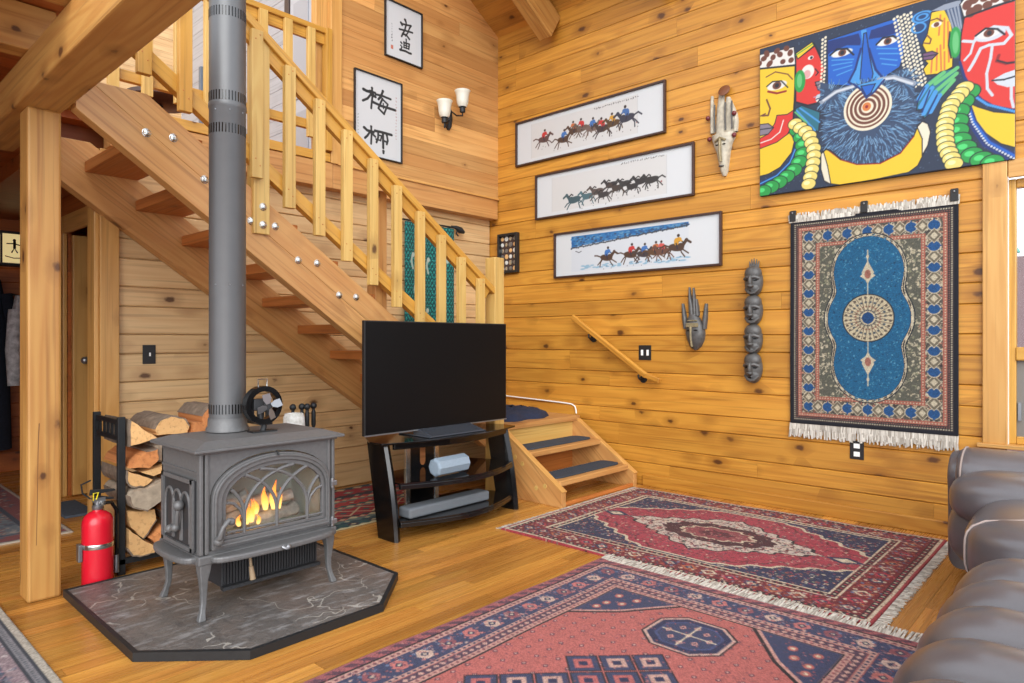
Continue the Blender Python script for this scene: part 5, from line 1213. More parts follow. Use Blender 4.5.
# ------------------------------------------------------------------ pictures on the right wall
def frame_mb(U, V, N, o, w, h, fw, fd):
    b = MB(); o, U, V, N = Vector(o), Vector(U), Vector(V), Vector(N)
    for u0, u1, v0, v1, ax in ((0, w, 0, fw, 0), (0, w, h-fw, h, 0), (0, fw, fw, h-fw, 1), (w-fw, w, fw, h-fw, 1)):
        c = o+U*(u0+u1)/2+V*(v0+v1)/2+N*fd/2
        if ax == 0: b.obox(c, U, V, N, (u1-u0, v1-v0, fd))
        else: b.obox(c, V, U, N, (v1-v0, u1-u0, fd))
    return b
def horse(c, x, y, s, body, rider=None, d=1, seed=0):
    """brush-drawn galloping horse, facing -x (d=1) or +x"""
    q = random.Random(seed); j = lambda a: a+q.uniform(-.1, .1)*s
    P = lambda a, b_: (x-d*a*s, y+b_*s)
    c.ell(*P(0, 0), .55*s, .24*s, body, d*.15); c.ell(*P(.32, .06), .26*s, .2*s, body)
    c.line([P(.45, .08), P(.72, .42)], .22*s, body); c.line([P(.68, .44), P(1.0, .24)], .15*s, body)
    for a, b_, e, f in ((.38, -.12, .85, -.42), (.30, -.15, .62, -.62), (-.42, -.1, -.8, -.5), (-.35, -.12, -.55, -.66)):
        c.line([P(a, b_), P((a+e)/2+q.uniform(-.1, .1), (b_+f)/2+.04), P(e+q.uniform(-.08, .08), f)], .085*s, body)
    c.line([P(-.5, .08), P(-.8, .2), P(-1.05, q.uniform(.0, .25))], .1*s, body); c.line([P(.5, .28), P(.3, .42), P(.15, .34)], .09*s, (40, 36, 36))
    for _ in range(3): c.ell(*P(q.uniform(-.9, .6), q.uniform(-.85, -.5)), .03*s, .03*s, (70, 66, 66))
    if rider:
        c.ell(*P(.02, .36), .17*s, .24*s, rider); c.ell(*P(.2, .5), .18*s, .13*s, rider); c.line([P(.1, .45), P(.4, .38)], .1*s, rider); c.ell(*P(.16, .74), .1*s, .1*s, (60, 44, 40)); c.line([P(0, .25), P(.1, -.1)], .09*s, (50, 44, 60))
def print_frame(y0, z0, z1, lab, draw, bottom):
    w, h = 1.555, z1-z0; U = -Y
    t = thing('framed_print', lab, 'picture', (XR, y0-w/2, (z0+z1)/2), 'long framed horse prints')
    b = frame_mb(U, Z, -X, (XR-.001, y0, z0), w, h, .0155, .028); b.build('frame', M['frame'], t, bevel=.002)
    c = Canvas(w-.03, h-.03, .0035, (226, 230, 232)); draw(c); c.build('print', (XR-.004, y0-.015, z0+.015), U, Z, -X, M['pic'], t, .006)
RD, BL, YL, OG, BRN, INK = (206, 56, 52), (66, 120, 190), (218, 160, 50), (200, 110, 60), (84, 60, 46), (52, 52, 54)
def inner(c, x0=.17, x1=.25):
    c.poly([(x0, .035), (c.w-x1, .035), (c.w-x1, c.h-.035), (x0, c.h-.035)], (222, 222, 220))
    for a, q in (((x0, .035), (x0, c.h-.035)), ((c.w-x1, .035), (c.w-x1, c.h-.035))): c.line([a, q], .004, (204, 206, 206))
def marks(c, x0, x1, y, seed):
    q = random.Random(seed); x = x0
    while x < x1:
        for _ in range(2): c.line([(x+q.uniform(-.006, .006), y+q.uniform(-.007, .007)), (x+q.uniform(-.008, .008), y+q.uniform(-.008, .008))], .004, (70, 66, 66))
        x += .021
    c.ell(x1-.02, y-.2, .008, .008, (170, 110, 110))
def d1(c):
    inner(c, .17, .24); marks(c, .87, 1.30, .325, 1)
    for i, (x, y, s, col, r, d) in enumerate(((.31, .19, .085, (96, 70, 66), RD, -1), (.53, .145, .085, BRN, BL, -1), (.66, .20, .08, BRN, OG, 1), (.745, .20, .085, (110, 92, 80), RD, 1), (.835, .18, .085, (120, 100, 90), BL, -1), (.955, .155, .09, (70, 56, 54), RD, 1), (1.06, .175, .085, (90, 66, 40), YL, 1), (1.19, .19, .10, (60, 60, 74), (70, 110, 170), 1))): horse(c, x, y-.012, s*1.28, col, r, d, i)
def d2(c):
    inner(c, .17, .22); marks(c, .90, 1.28, .335, 2)
    for i, (x, y, s, col) in enumerate(((.42, .115, .10, (66, 92, 100)), (.56, .125, .085, (80, 112, 120)), (.66, .15, .09, (92, 80, 76)), (.72, .115, .08, (66, 62, 62)), (.80, .185, .085, (60, 56, 58)), (.86, .15, .085, (74, 62, 56)), (.93, .175, .08, (62, 62, 62)), (1.0, .14, .08, (56, 54, 54)), (1.08, .17, .085, INK), (1.18, .165, .09, (58, 56, 56)))): horse(c, x, y-.005, s*1.2, col, None, 1, 20+i)
def d3(c):
    x0, x1 = .17, c.w-.25; c.poly([(x0, .03), (x1, .03), (x1, c.h-.03), (x0, c.h-.03)], (220, 226, 232))
    c.poly([(x0, .235), (x0+.12, .25), (x0+.4, .268), (x0+.7, .285), (x1, .305), (x1, c.h-.03), (x0, c.h-.03)], (52, 122, 182))
    q = random.Random(9)
    for _ in range(260): x = q.uniform(x0, x1); y = q.uniform(.25+.05*(x-x0), c.h-.04); c.ell(x, y, .012, .006, q.choice([(40, 96, 156), (70, 140, 196), (96, 150, 190), (60, 80, 110)]))
    for i in range(60): x = x0+(x1-x0)*i/60; c.ell(x, .232+.07*(x-x0)+q.uniform(-.004, .004), .01, .007, (70, 76, 84))
    for _ in range(50): c.ell(q.uniform(x0+.1, x1), q.uniform(.045, .075), .02, .006, (150, 190, 214))
    for i, (x, y, s, col, r, d) in enumerate(((.53, .125, .095, BRN, BL, -1), (.76, .13, .095, BRN, RD, -1), (.88, .125, .09, (70, 60, 60), BL, -1), (.98, .13, .09, (100, 70, 46), OG, -1), (1.06, .13, .09, (110, 74, 60), (214, 90, 84), 1), (1.17, .15, .105, (80, 58, 46), YL, -1))): horse(c, x, y, s*1.15, col, r, d, 40+i)
    c.line([(.215, .205), (.25, .192), (.275, .2)], .006, (70, 70, 74))
print_frame(4.172, 2.748, 3.157, 'topmost framed print, scattered riders in red, blue and yellow on white', d1, 0)
print_frame(3.932, 2.23, 2.629, 'middle framed print, a row of dark horses without riders', d2, 0)
print_frame(3.716, 1.69, 2.085, 'lowest framed print, riders on snow under a blue band of sky', d3, 0)

# painting of faces
PW, PH = 1.422, 1.02
PCOL = dict(yel=(246, 206, 44), yel2=(246, 222, 120), red=(226, 52, 44), wht=(240, 238, 230), blk=(24, 28, 40), brn=(112, 62, 46), dred=(150, 26, 30), pnk=(230, 170, 170), lip=(140, 128, 140), grn=(36, 160, 70), lgrn=(104, 196, 120), crm=(244, 234, 206), blu=(24, 98, 200), dblu=(18, 46, 116), lblu=(72, 156, 226), slate=(52, 74, 106), sky=(130, 176, 214), gry=(150, 160, 176), lgry=(214, 220, 228), org=(222, 128, 60), teal=(36, 112, 132), deep=(22, 60, 110), pur=(116, 80, 116))
c = Canvas(PW, PH, .0035, (36, 50, 74)); q = random.Random(2)
for _ in range(900): c.ell(q.uniform(0, PW), q.uniform(0, PH), .003, .003, (76, 96, 124))
I_ = lambda l: [(a/100, b_/100) for a, b_ in l]
for it in PAINT:
    kd, col = it[0], PCOL[it[1]]
    if kd == 'poly':
        c.poly(I_(it[2]), col)
        if it[1] in ('yel', 'red', 'blu', 'wht', 'lip', 'teal', 'crm', 'pur'): c.line(I_(it[2])+I_(it[2])[:1], .0055, (22, 24, 36))
    elif kd == 'line': c.line(I_(it[2]), it[3]*(.0095 if it[3] < 1.6 else .0075), col)
    elif kd == 'spots':
        for a, b_ in I_(it[2]): c.ell(a, b_, it[3]*.0032*q.uniform(.7, 1.2), it[3]*.0026, col, q.uniform(0, 3))
    elif kd in ('ell', 'ring'):
        x, y = it[2][0]/100, it[2][1]/100
        if kd == 'ell': c.ell(x, y, it[3]/100, it[4]/100, col)
        else: c.ring(x, y, it[3]/100, it[4]/100, it[5]*.012, col)
    elif kd == 'fur':
        x0_, y0_, rx, ry = it[2][0]/100, it[2][1]/100, it[3]/100, it[4]/100
        for _ in range(it[5]*2):
            a = q.uniform(0, 2*PI); r = math.sqrt(q.uniform(.08, 1)); x, y = x0_+rx*r*math.cos(a), y0_+ry*r*math.sin(a)
            t = math.atan2(y-y0_, x-x0_)+q.uniform(-.5, .5); l = q.uniform(.02, .06); c.line([(x, y), (x+l*math.cos(t)*.9, y+l*math.sin(t)*.9-.01)], .0042, [col, (84, 128, 170), (40, 60, 92)][q.randrange(3)])
    elif kd == 'hair':
        for a in it[2]: c.line([(a[0]/100, a[1]/100), (a[2]/100, a[3]/100)], it[3]*.012, col)
    else:
        pts = I_(it[2]); L = [0]
        for (a, b_), (e, f) in zip(pts[:-1], pts[1:]): L.append(L[-1]+math.hypot(e-a, f-b_))
        n = {'beads': int(L[-1]/.024), 'chain': it[4] if len(it) > 4 else 8, 'dots': it[4] if len(it) > 4 else 20}[kd]
        for i in range(n+1):
            s_ = L[-1]*i/n; k_ = max(j for j in range(len(L)) if L[j] <= s_+1e-9); k_ = min(k_, len(pts)-2)
            f = (s_-L[k_])/(L[k_+1]-L[k_]+1e-9); x = pts[k_][0]+(pts[k_+1][0]-pts[k_][0])*f; y = pts[k_][1]+(pts[k_+1][1]-pts[k_][1])*f
            if kd == 'beads':
                m = max(1, int(it[3]))
                for e in range(m): c.ell(x+(e-(m-1)/2)*.018, y+(.009 if e % 2 else 0), .008, .009, col)
            elif kd == 'dots': c.ell(x, y, it[3]*.009, it[3]*.009, col)
            else:
                r = it[3]*.0115; c.ell(x, y, r*1.12, r*.9, (20, 40, 40)); c.ell(x, y, r*1.02, r*.8, col); c.ell(x-r*.25, y+r*.2, r*.45, r*.3, tuple(min(255, int(v*1.15+40)) for v in col))
pt = thing('face_painting', 'large colourful unframed painting of a blue bearded face between yellow and red faces', 'painting', (XR, 1.17, 2.65))
c.dim = .84; c.build('painted_canvas', (XR-.034, 1.874, 2.146), -Y, Z, -X, M['canvas'], pt, .001)
b = MB(); b.box((XR-.0338, 1.874-PW, 2.146), (XR-.001, 1.874, 2.146+PH)); b.build('stretcher', plain('canvas_edge', (52, 60, 76), .8), pt)

# rug hung on the wall
c = Canvas(.955, 1.358, .0032, (96, 96, 84)); e = edge(c); cx, cy = c.w/2, c.h*.512
CW, SA, BU, TE = (208, 196, 168), (178, 112, 94), (34, 84, 138), (26, 98, 140)
flowers(c, 3000, lambda x, y: True, [CW, (188, 176, 146), (150, 150, 120), CW, (120, 116, 96)], .005, .010, 31)
bd = e < .185; c.fill(bd, (92, 86, 78))
flowers(c, 3600, lambda x, y: min(x, c.w-x, y, c.h-y) < .185, [CW, SA, (60, 56, 56), (204, 176, 140), (196, 188, 160)], .005, .010, 32)
c.fill((e > .165) & (e < .188), (176, 104, 86)); along_border(c, .1765, .016, lambda x, y, h, k: c.ell(x, y, .004, .004, CW))
c.fill((e > .052) & (e < .074), (180, 108, 90)); along_border(c, .063, .016, lambda x, y, h, k: c.ell(x, y, .004, .004, CW))
def blu_m(x, y, h, k):
    if k % 2: c.dia(x, y, .042, .046, CW); c.dia(x, y, .036, .04, (120, 110, 92)); c.dia(x, y, .02, .022, CW)
    else: c.ell(x, y, .036, .034, CW); c.ell(x, y, .031, .029, BU); c.dia(x, y, .042 if not h else .02, .02 if not h else .042, BU)
along_border(c, .12, .0595, blu_m)
c.fill(e < .022, (22, 24, 34)); c.fill((e > .022) & (e < .052), (54, 50, 52)); along_border(c, .031, .0135, lambda x, y, h, k: c.ell(x, y, .0042, .0042, CW)); along_border(c, .044, .012, lambda x, y, h, k: c.ell(x, y, .003, .003, SA))
l1, l2, l3 = np.hypot((c.X-cx)/.195, (c.Y-cy-.295)/.212), np.hypot((c.X-cx)/.195, (c.Y-cy+.295)/.212), np.hypot((c.X-cx)/.232, (c.Y-cy)/.215)
lob = -np.log(np.exp(-7*l1)+np.exp(-7*l2)+np.exp(-7*l3))/7
g2 = lob-.0
c.fill(lob < 1.13, (28, 40, 52)); c.fill((lob < 1.10) & (lob > 1.035), CW); c.fill((lob < 1.085) & (lob > 1.05) & (np.floor((c.X*60)).astype(int) % 2 == 0), (70, 60, 56)); c.fill(lob < 1.02, TE)
flowers(c, 1900, lambda x, y: min(math.hypot((x-cx)/.2, (y-cy-.3)/.23), math.hypot((x-cx)/.2, (y-cy+.3)/.23), math.hypot((x-cx)/.24, (y-cy)/.23)) < .97, [(54, 134, 172), (18, 76, 118), (96, 160, 190), (14, 58, 96), (30, 108, 146)], .003, .006, 33)
c.ell(cx, cy, .150, .152, (40, 46, 52)); c.ell(cx, cy, .143, .145, (208, 194, 160))
for i in range(24):
    a = 2*PI*i/24
    for r, s_, col in ((.128, .012, (96, 84, 74)), (.10, .011, (70, 84, 96)), (.072, .009, (150, 96, 80)), (.048, .008, (84, 90, 96))): c.ell(cx+r*math.cos(a+r*9), cy+r*math.sin(a+r*9), s_*.7, s_*.6, col)
for i in range(16):
    a = 2*PI*i/16; c.line([(cx+.045*math.cos(a), cy+.045*math.sin(a)), (cx+.138*math.cos(a+.12), cy+.138*math.sin(a+.12))], .004, (104, 92, 80)); c.line([(cx+.045*math.cos(a), cy+.045*math.sin(a)), (cx+.138*math.cos(a-.12), cy+.138*math.sin(a-.12))], .004, (104, 92, 80))
c.ell(cx, cy, .034, .036, (24, 70, 120)); c.dia(cx, cy, .045, .016, (24, 70, 120)); c.dia(cx, cy, .016, .045, (24, 70, 120))
for s_ in (1, -1):
    y = cy+s_*.285; c.dia(cx, y, .036, .075, CW); c.dia(cx, y-s_*.02, .045, .035, CW); c.ell(cx, y-s_*.01, .018, .028, (160, 104, 88)); c.line([(cx, y+s_*.05), (cx, y+s_*.14)], .007, CW); c.ell(cx, y+s_*.10, .008, .012, CW)
    c.line([(cx, cy+s_*.145), (cx, cy+s_*.21)], .006, CW)
c.C *= np.random.default_rng(5).uniform(.78, 1.12, c.X.shape)[..., None]
wr = thing('hung_rug', 'blue and cream oriental rug hanging on the wall below the face painting', 'rug', (XR, 1.195, 1.3))
hz0, hz1 = .592, 1.95
c.build('pile', (XR-.0015, 1.672, hz0), -Y, Z, -X, M['rug'], wr, .014, lambda x, y: .004*np.sin(x*7+1)*np.sin(y*4)+.004)
fringe(wr, (XR-.016, 1.672, hz0+.003), (XR-.016, .717, hz0+.003), -Z, 300, .088, seed=8, w=.008); fringe(wr, (XR-.017, 1.676, hz1-.012), (XR-.017, .713, hz1-.012), Z, 300, .055, seed=9, w=.008)
for yy, zz_, lab in ((1.655, 1.98, 'black clip holding the hung rug at the top corner nearer the carved heads'), (1.215, 1.985, 'black clip holding the hung rug at the middle of its top edge'), (.735, 1.99, 'black clip holding the hung rug at the top corner nearer the window')):
    t = thing('rug_clip', lab, 'clip', (XR, yy, zz_), 'black rug clips'); b = MB(); b.box((XR-.028, yy-.021, zz_-.035), (XR-.022, yy+.021, zz_+.035), 'z'); b.box((XR-.022, yy-.018, zz_+.015), (XR-.001, yy+.018, zz_+.04), 'z'); b.build('clip_body', M['frame_black'], t, bevel=.003)
    b = MB(); b.ell((XR-.029, yy, zz_+.022), .006); b.build('clip_screw', M['steel'], t)

# outlets and switch
def plate(o, U, V, N, w, h, lab, kd, plugs):
    o, U, V, N = Vector(o), Vector(U), Vector(V), Vector(N); t = thing(kd, lab, 'light switch' if 'switch' in kd else 'outlet', o)
    b = MB(); b.obox(o+N*.003, U, V, N, (w, h, .006)); b.build('plate', M['frame_black'], t, bevel=.002)
    for k_, (du, dv, pw, ph, mt) in enumerate(plugs): b = MB(); b.obox(o+U*du+V*dv+N*.0065, U, V, N, (pw, ph, .005)); b.build('toggle' if 'switch' in kd else 'socket', M[mt], t, bevel=.0015)
plate((XR, 2.808, 1.049), -Y, Z, -X, .112, .118, 'black double outlet plate on the plank wall beside the short handrail', 'wall_outlet', ((-.024, .0, .02, .045, 'white'), (.026, .0, .02, .045, 'white')))
plate((XR, 1.262, .45), -Y, Z, -X, .082, .118, 'black outlet plate low on the wall under the hung rug fringe', 'wall_outlet', ((0, .026, .036, .03, 'white'), (0, -.026, .036, .03, 'white')))
plate((1.568, YB, 1.059), X, Z, -Y, .076, .119, 'black light switch plate on the pale wall between the hall opening and the flue pipe', 'light_switch', ((.004, .0, .01, .022, 'white'),))

# coin frame
cf = thing('coin_frame', 'small black shadow box with rows of round coins in the corner behind the newel post', 'coin frame', (XR, 4.26, 1.96))
frame_mb(-Y, Z, -X, (XR-.001, 4.385, 1.775), .245, .37, .022, .045).build('frame', M['frame_black'], cf, bevel=.002)
b = MB(); b.box((XR-.012, 4.145, 1.80), (XR-.004, 4.38, 2.14)); b.build('backing', plain('brown_felt', (66, 48, 42), .9), cf)
for i in range(6):
    for j in range(4):
        b = MB(); cc = (XR-.0125, 4.345-j*.052, 1.818+i*.056); r = .019 if (i+j) % 3 else .023; b.lathe([(r, 0), (r, .003), (r*.8, .0045), (.001, .0045)], cc, (-1, 0, 0), 14); b.build('coin', [M['birch'], M['bolt'], M['steel'], M['log_end']][(i*3+j*5) % 4], cf, smooth=True)

# carved masks
M['silver_wood'] = plain('weathered_grey_wood', (166, 158, 140), .6, noise=.3, scale=30, bump=.4)
M['dark_wood'] = plain('carved_dark_wood', (74, 72, 70), .42, noise=.3, scale=40, bump=.3)
M['worn_gold'] = plain('worn_brass', (128, 116, 88), .5, .3, noise=.4, scale=60, bump=.3)
def YZ(b, y, z, ry, rz, rx, **k): return b.ell((XR-rx*.55, y, z), (rx, ry, rz), **k)
mk = thing('horned_mask', 'grey weathered long mask with upright horns and red berries beside the topmost horse print', 'mask', (XR, 2.15, 2.6))
def taper(pts, x0=XR+.001):
    """relief: (y, z, half width, depth) stations joined into a rounded body"""
    b = MB(); n = 12; vs = []; fs = []
    for y, z, w_, d in pts:
        for i in range(n):
            a = PI*i/(n-1); vs.append((x0-d*math.sin(a)**.8, y+w_*math.cos(a), z))
    for r in range(len(pts)-1):
        for i in range(n): fs.append((r*n+i, r*n+(i+1) % n, (r+1)*n+(i+1) % n, (r+1)*n+i))
    fs += [tuple(range(n)), tuple((len(pts)-1)*n+i for i in range(n))]
    return b.add(vs, fs)
taper([(2.143, 2.335, .012, .03), (2.143, 2.37, .026, .05), (2.145, 2.43, .036, .06), (2.148, 2.50, .048, .065), (2.152, 2.56, .066, .07), (2.15, 2.60, .085, .06), (2.15, 2.64, .092, .05)]).build('face', M['silver_wood'], mk, smooth=True)
for pts in ([(2.236, 2.66, .016, .03), (2.237, 2.80, .017, .03), (2.240, 2.935, .011, .02)], [(2.17, 2.64, .045, .03), (2.168, 2.75, .04, .03), (2.172, 2.84, .03, .028), (2.168, 2.94, .02, .02)], [(2.10, 2.64, .055, .028), (2.10, 2.72, .05, .028), (2.10, 2.80, .04, .026), (2.118, 2.90, .015, .02)], [(2.062, 2.64, .016, .03), (2.058, 2.71, .019, .03), (2.06, 2.775, .012, .02)]):
    taper(pts).build('horn', M['silver_wood'], mk, smooth=True)
for y, z in ((2.205, 2.66), (2.125, 2.66), (2.075, 2.66)):
    b = MB(); b.tube([(XR-.034, y, z), (XR-.036, y+.003, z+.10), (XR-.03, y+.004, z+.20)], .006, 6); b.build('groove', M['dark_wood'], mk)
b = MB(); b.tube([(XR-.066, 2.11, 2.58), (XR-.078, 2.15, 2.60), (XR-.066, 2.19, 2.58)], .008, 6); b.tube([(XR-.072, 2.15, 2.59), (XR-.082, 2.146, 2.50), (XR-.07, 2.145, 2.43)], .012, 8); b.build('brow_and_nose', M['worn_gold'], mk, smooth=True)
for y in (2.12, 2.175): b = MB(); YZ(b, y, 2.55, .012, .006, .0); b = MB(); b.ell((XR-.068, y, 2.553), (.006, .012, .005)); b.build('eye', M['gloss_black'], mk, smooth=True)
b = MB(); b.ell((XR-.055, 2.147, 2.40), (.012, .022, .007)); b.build('mouth', M['dark_wood'], mk, smooth=True)
for y, z in ((2.262, 2.774), (2.25, 2.617), (2.062, 2.767), (2.062, 2.612)): b = MB(); b.ell((XR-.03, y, z), .017); b.build('berry', plain('berry_red', (104, 36, 40), .4), mk, smooth=True)
b = MB(); b.cyl((XR-.001, 2.135, 2.945), (XR-.03, 2.135, 2.945), .012); b.lathe([(.042, 0), (.044, .006), (.03, .012), (.001, .014)], (XR-.03, 2.135, 2.945), (-1, 0, .4), 18); tag(b.build('hook', plain('hook_brown', (112, 66, 40), .5), smooth=True), 'round brown wooden hook from which the grey horned mask hangs', 'hook')
dm = thing('dark_mask', 'dark pointed mask with raised side horns beside the stacked-heads carving', 'mask', (XR, 2.38, 1.3))
taper([(2.372, 1.075, .014, .02), (2.370, 1.10, .045, .04), (2.368, 1.15, .068, .055), (2.372, 1.20, .078, .06), (2.378, 1.26, .072, .055), (2.385, 1.31, .05, .045), (2.39, 1.34, .03, .035)]).build('face', M['dark_wood'], dm, smooth=True)
taper([(2.385, 1.10, .014, .052), (2.388, 1.18, .018, .066), (2.39, 1.25, .022, .064)]).build('nose_ridge', M['worn_gold'], dm, smooth=True)
b = MB(); b.box((XR-.060, 2.33, 1.245), (XR-.045, 2.425, 1.275), 'y'); b.box((XR-.052, 2.34, 1.29), (XR-.04, 2.42, 1.298), 'y'); b.build('brow_band', M['worn_gold'], dm, bevel=.003)
for pts in ([(2.452, 1.235, .018, .03), (2.462, 1.32, .02, .03), (2.476, 1.425, .010, .02)], [(2.302, 1.23, .018, .03), (2.294, 1.32, .02, .03), (2.286, 1.418, .012, .02)]): taper(pts).build('horn', M['dark_wood'], dm, smooth=True)
for pts in ([(2.40, 1.33, .024, .035), (2.405, 1.40, .022, .035), (2.418, 1.48, .012, .025), (2.421, 1.545, .006, .018)], [(2.375, 1.33, .02, .032), (2.38, 1.42, .016, .03), (2.388, 1.54, .006, .018)], [(2.355, 1.33, .018, .03), (2.358, 1.40, .014, .028), (2.366, 1.455, .008, .02)]): taper(pts).build('crest', M['dark_wood'], dm, smooth=True)
for y in (2.405, 2.345): b = MB(); b.ell((XR-.058, y, 1.222), (.005, .017, .005)); b.build('eye', M['gloss_black'], dm, smooth=True)
tp = thing('carved_totem', 'tall dark carving of four stacked faces on the wall beside the hung rug', 'carving', (XR, 1.92, 1.25))
for i, z in enumerate((.957, 1.158, 1.36, 1.562)):
    hd = MB(); y = 1.921-.001*i; hd.ell((XR-.03, y, z-.005), (.052, .064, .106)); hd.ell((XR-.042, y, z+.05), (.05, .06, .055)); hd.ell((XR-.04, y, z-.05), (.044, .056, .05)); hd = hd.build('head', M['dark_wood'], tp, smooth=True)
    b = MB(); b.ell((XR-.092, y, z-.005), (.024, .015, .044)); b.ell((XR-.094, y, z-.038), (.022, .023, .014)); b.build('nose', M['dark_wood'], hd, smooth=True)
    b = MB()
    b.tube([(XR-.064, y+.05, z+.012), (XR-.085, y+.025, z+.024), (XR-.092, y, z+.018), (XR-.085, y-.025, z+.024), (XR-.064, y-.05, z+.012)], .013, 8); b.build('brow', M['dark_wood'], hd, smooth=True)
    for s_ in (-1, 1): b = MB(); b.ell((XR-.076, y+s_*.028, z), (.006, .016, .005)); b.build('eye', M['gloss_black'], hd, smooth=True)
    b = MB(); cu = -.014 if i % 2 else .012
    b.tube([(XR-.062, y+.036, z-.066+(cu if i % 2 == 0 else -cu)*-.6), (XR-.078, y, z-.068+cu*.5), (XR-.062, y-.036, z-.066+(cu if i % 2 == 0 else -cu)*-.6)], .009, 8); b.build('mouth', M['gloss_black'], hd, smooth=True)
    b = MB(); b.tube([(XR-.058, y+.045, z-.055), (XR-.075, y+.02, z-.082), (XR-.078, y, z-.088), (XR-.075, y-.02, z-.082), (XR-.058, y-.045, z-.055)], .012, 8); b.build('jaw', M['dark_wood'], hd, smooth=True)
for y, l in ((1.942, .03), (1.93, .045), (1.917, .05), (1.903, .042), (1.89, .03)): b = MB(); b.tube([(XR-.03, y, 1.655), (XR-.028, y+(y-1.917)*.3, 1.67+l)], [.009, .003], 6); b.build('crown_point', M['dark_wood'], tp, smooth=True)

# ------------------------------------------------------------------ calligraphy, sconce, banner on the back wall
def scroll(x0, z0, w, h, lab, strokes, small):
    t = thing('calligraphy_panel', lab, 'calligraphy', (x0+w/2, YU, z0+h/2), 'framed calligraphy panels')
    frame_mb(X, Z, -Y, (x0, YU-.001, z0), w, h, .009, .022).build('frame', M['frame_black'], t, bevel=.0015)
    c = Canvas(w-.016, h-.016, .0028, (224, 228, 230))
    for pts, wd in strokes:
        p = [(a/100-.008, b_/100-.008) for a, b_ in pts]; c.line(p, wd*.0092, (44, 48, 50)); c.ell(p[0][0], p[0][1], wd*.0058, wd*.005, (44, 48, 50))
    small(c); c.build('paper', (x0+.008, YU-.004, z0+.008), X, Z, -Y, M['pic'], t, .004)
def dabs(c, x, y0, y1, col, st, seed, s=.007):
    q = random.Random(seed); y = y1
    while y > y0:
        for _ in range(3): c.line([(x+q.uniform(-s, s), y+q.uniform(-s, s)), (x+q.uniform(-s, s), y+q.uniform(-s, s))], .0032, col)
        y -= st
scroll(3.005, 2.60, .463, .657, 'larger calligraphy panel with two bold black characters, lower on the back wall', MEI, lambda c: (dabs(c, .40, .18, .52, (190, 150, 146), .026, 1), dabs(c, .03, .08, .30, (150, 160, 150), .024, 2, .005)))
scroll(3.296, 3.445, .388, .466, 'smaller calligraphy panel with two thin characters, high on the back wall', AN, lambda c: (dabs(c, .065, .19, .27, (150, 156, 160), .02, 3, .005), dabs(c, .065, .12, .18, (70, 74, 78), .022, 4), c.poly([(.055, .065), (.078, .065), (.078, .098), (.055, .098)], (206, 120, 96))))
sc_ = thing('wall_sconce', 'two-armed wall lamp with frosted white bell shades on the back wall', 'wall lamp', (3.98, YU, 3.1))
b = MB(); b.lathe([(.012, -.10), (.03, -.07), (.036, 0), (.03, .07), (.012, .10)], (3.985, YU-.01, 3.10), Z, 16); b.ell((3.985, YU-.02, 3.205), .014); b.build('back_plate', M['black'], sc_, smooth=True)
M['opal'] = plain('opal_glass', (236, 234, 218), .35, noise=.04, scale=30, Subsurface_Weight=.0, Transmission_Weight=.25)
for sx, sy, sz, nm in ((3.845, 4.30, 3.052, 0), (4.037, 4.28, 3.185, 1)):
    b = MB(); px_, pz_ = 3.985, 3.08 if nm == 0 else 3.17
    b.tube([(px_, YU-.03, pz_), ((px_+sx)/2, (YU+sy)/2-.02, sz-.07 if nm else sz-.02), (sx+(.0 if nm == 0 else -.04), sy, sz-.085), (sx, sy, sz-.075), (sx, sy, sz-.045)], .0065, 8); ar = b.build('arm', M['black'], sc_, smooth=True)
    b = MB(); b.lathe([(.008, -.05), (.024, -.045), (.026, -.02), (.022, -.005), (.034, 0), (.034, .006)], (sx, sy, sz), Z, 18); b.build('socket_cup', M['black'], ar, smooth=True)
    b = MB(); prof = [(.034, .0), (.046, .02), (.052, .05), (.055, .09), (.062, .125), (.070, .142), (.066, .142), (.056, .12), (.048, .06), (.03, .008)]
    b.lathe(prof, (sx, sy, sz), Z, 24, cap=False); b.build('shade', M['opal'], ar, smooth=True, angle=180)
# teal banner on its rod
c = Canvas(.56, 1.35, .005, (28, 140, 132)); q = random.Random(8)
for i in range(-30, 60):
    a = i*.036
    c.line([(a, 0), (a+1.0, 1.35)], .011, (12, 62, 66)); c.line([(a, 1.35), (a+1.0, 0)], .011, (12, 62, 66))
for i in range(22):
    for j in range(40): c.dia(i*.0267+(.0133 if j % 2 else 0), j*.036, .006, .008, (60, 186, 170))
for x, y in ((.08, 1.02), (.12, .78), (.25, .99), (.24, .55), (.40, .80), (.43, .35), (.09, .35), (.27, .2), (.47, 1.1), (.20, 1.24)):
    c.line([(x, y+.05), (x-.012, y), (x+.008, y-.06)], .024, (176, 200, 186)); c.ell(x+.01, y+.055, .018, .022, (190, 208, 196))
bn = tag(c.build('teal_banner', (3.55, YB-.05, .80), X, Z, -Y, M['rug'], None, .004, lambda x, y: .006*np.sin(x*40)), 'teal lattice-patterned banner hanging behind the stair balusters', 'banner')
rd2 = thing('banner_rod', 'thin black rod with a leaf-shaped end holding the teal banner', 'rod', (3.85, YB-.06, 2.16))
b = MB(); b.cyl((3.46, YB-.045, 2.163), (4.12, YB-.045, 2.163), .008, n=10); b.build('rod', M['black'], rd2, smooth=True)
b = MB(); b.tube([(4.08, YB-.05, 2.168), (4.13, YB-.055, 2.166), (4.18, YB-.06, 2.145), (4.225, YB-.06, 2.13)], [.010, .018, .030, .014], 10); b.tube([(4.15, YB-.055, 2.15), (4.13, YB-.06, 2.11), (4.155, YB-.06, 2.09)], .007, 6); b.build('finial', M['black'], rd2, smooth=True)
for x in (3.50, 4.08): b = MB(); b.cyl((x, YB-.001, 2.163), (x, YB-.045, 2.163), .006, n=8); b.build('bracket', M['black'], rd2)

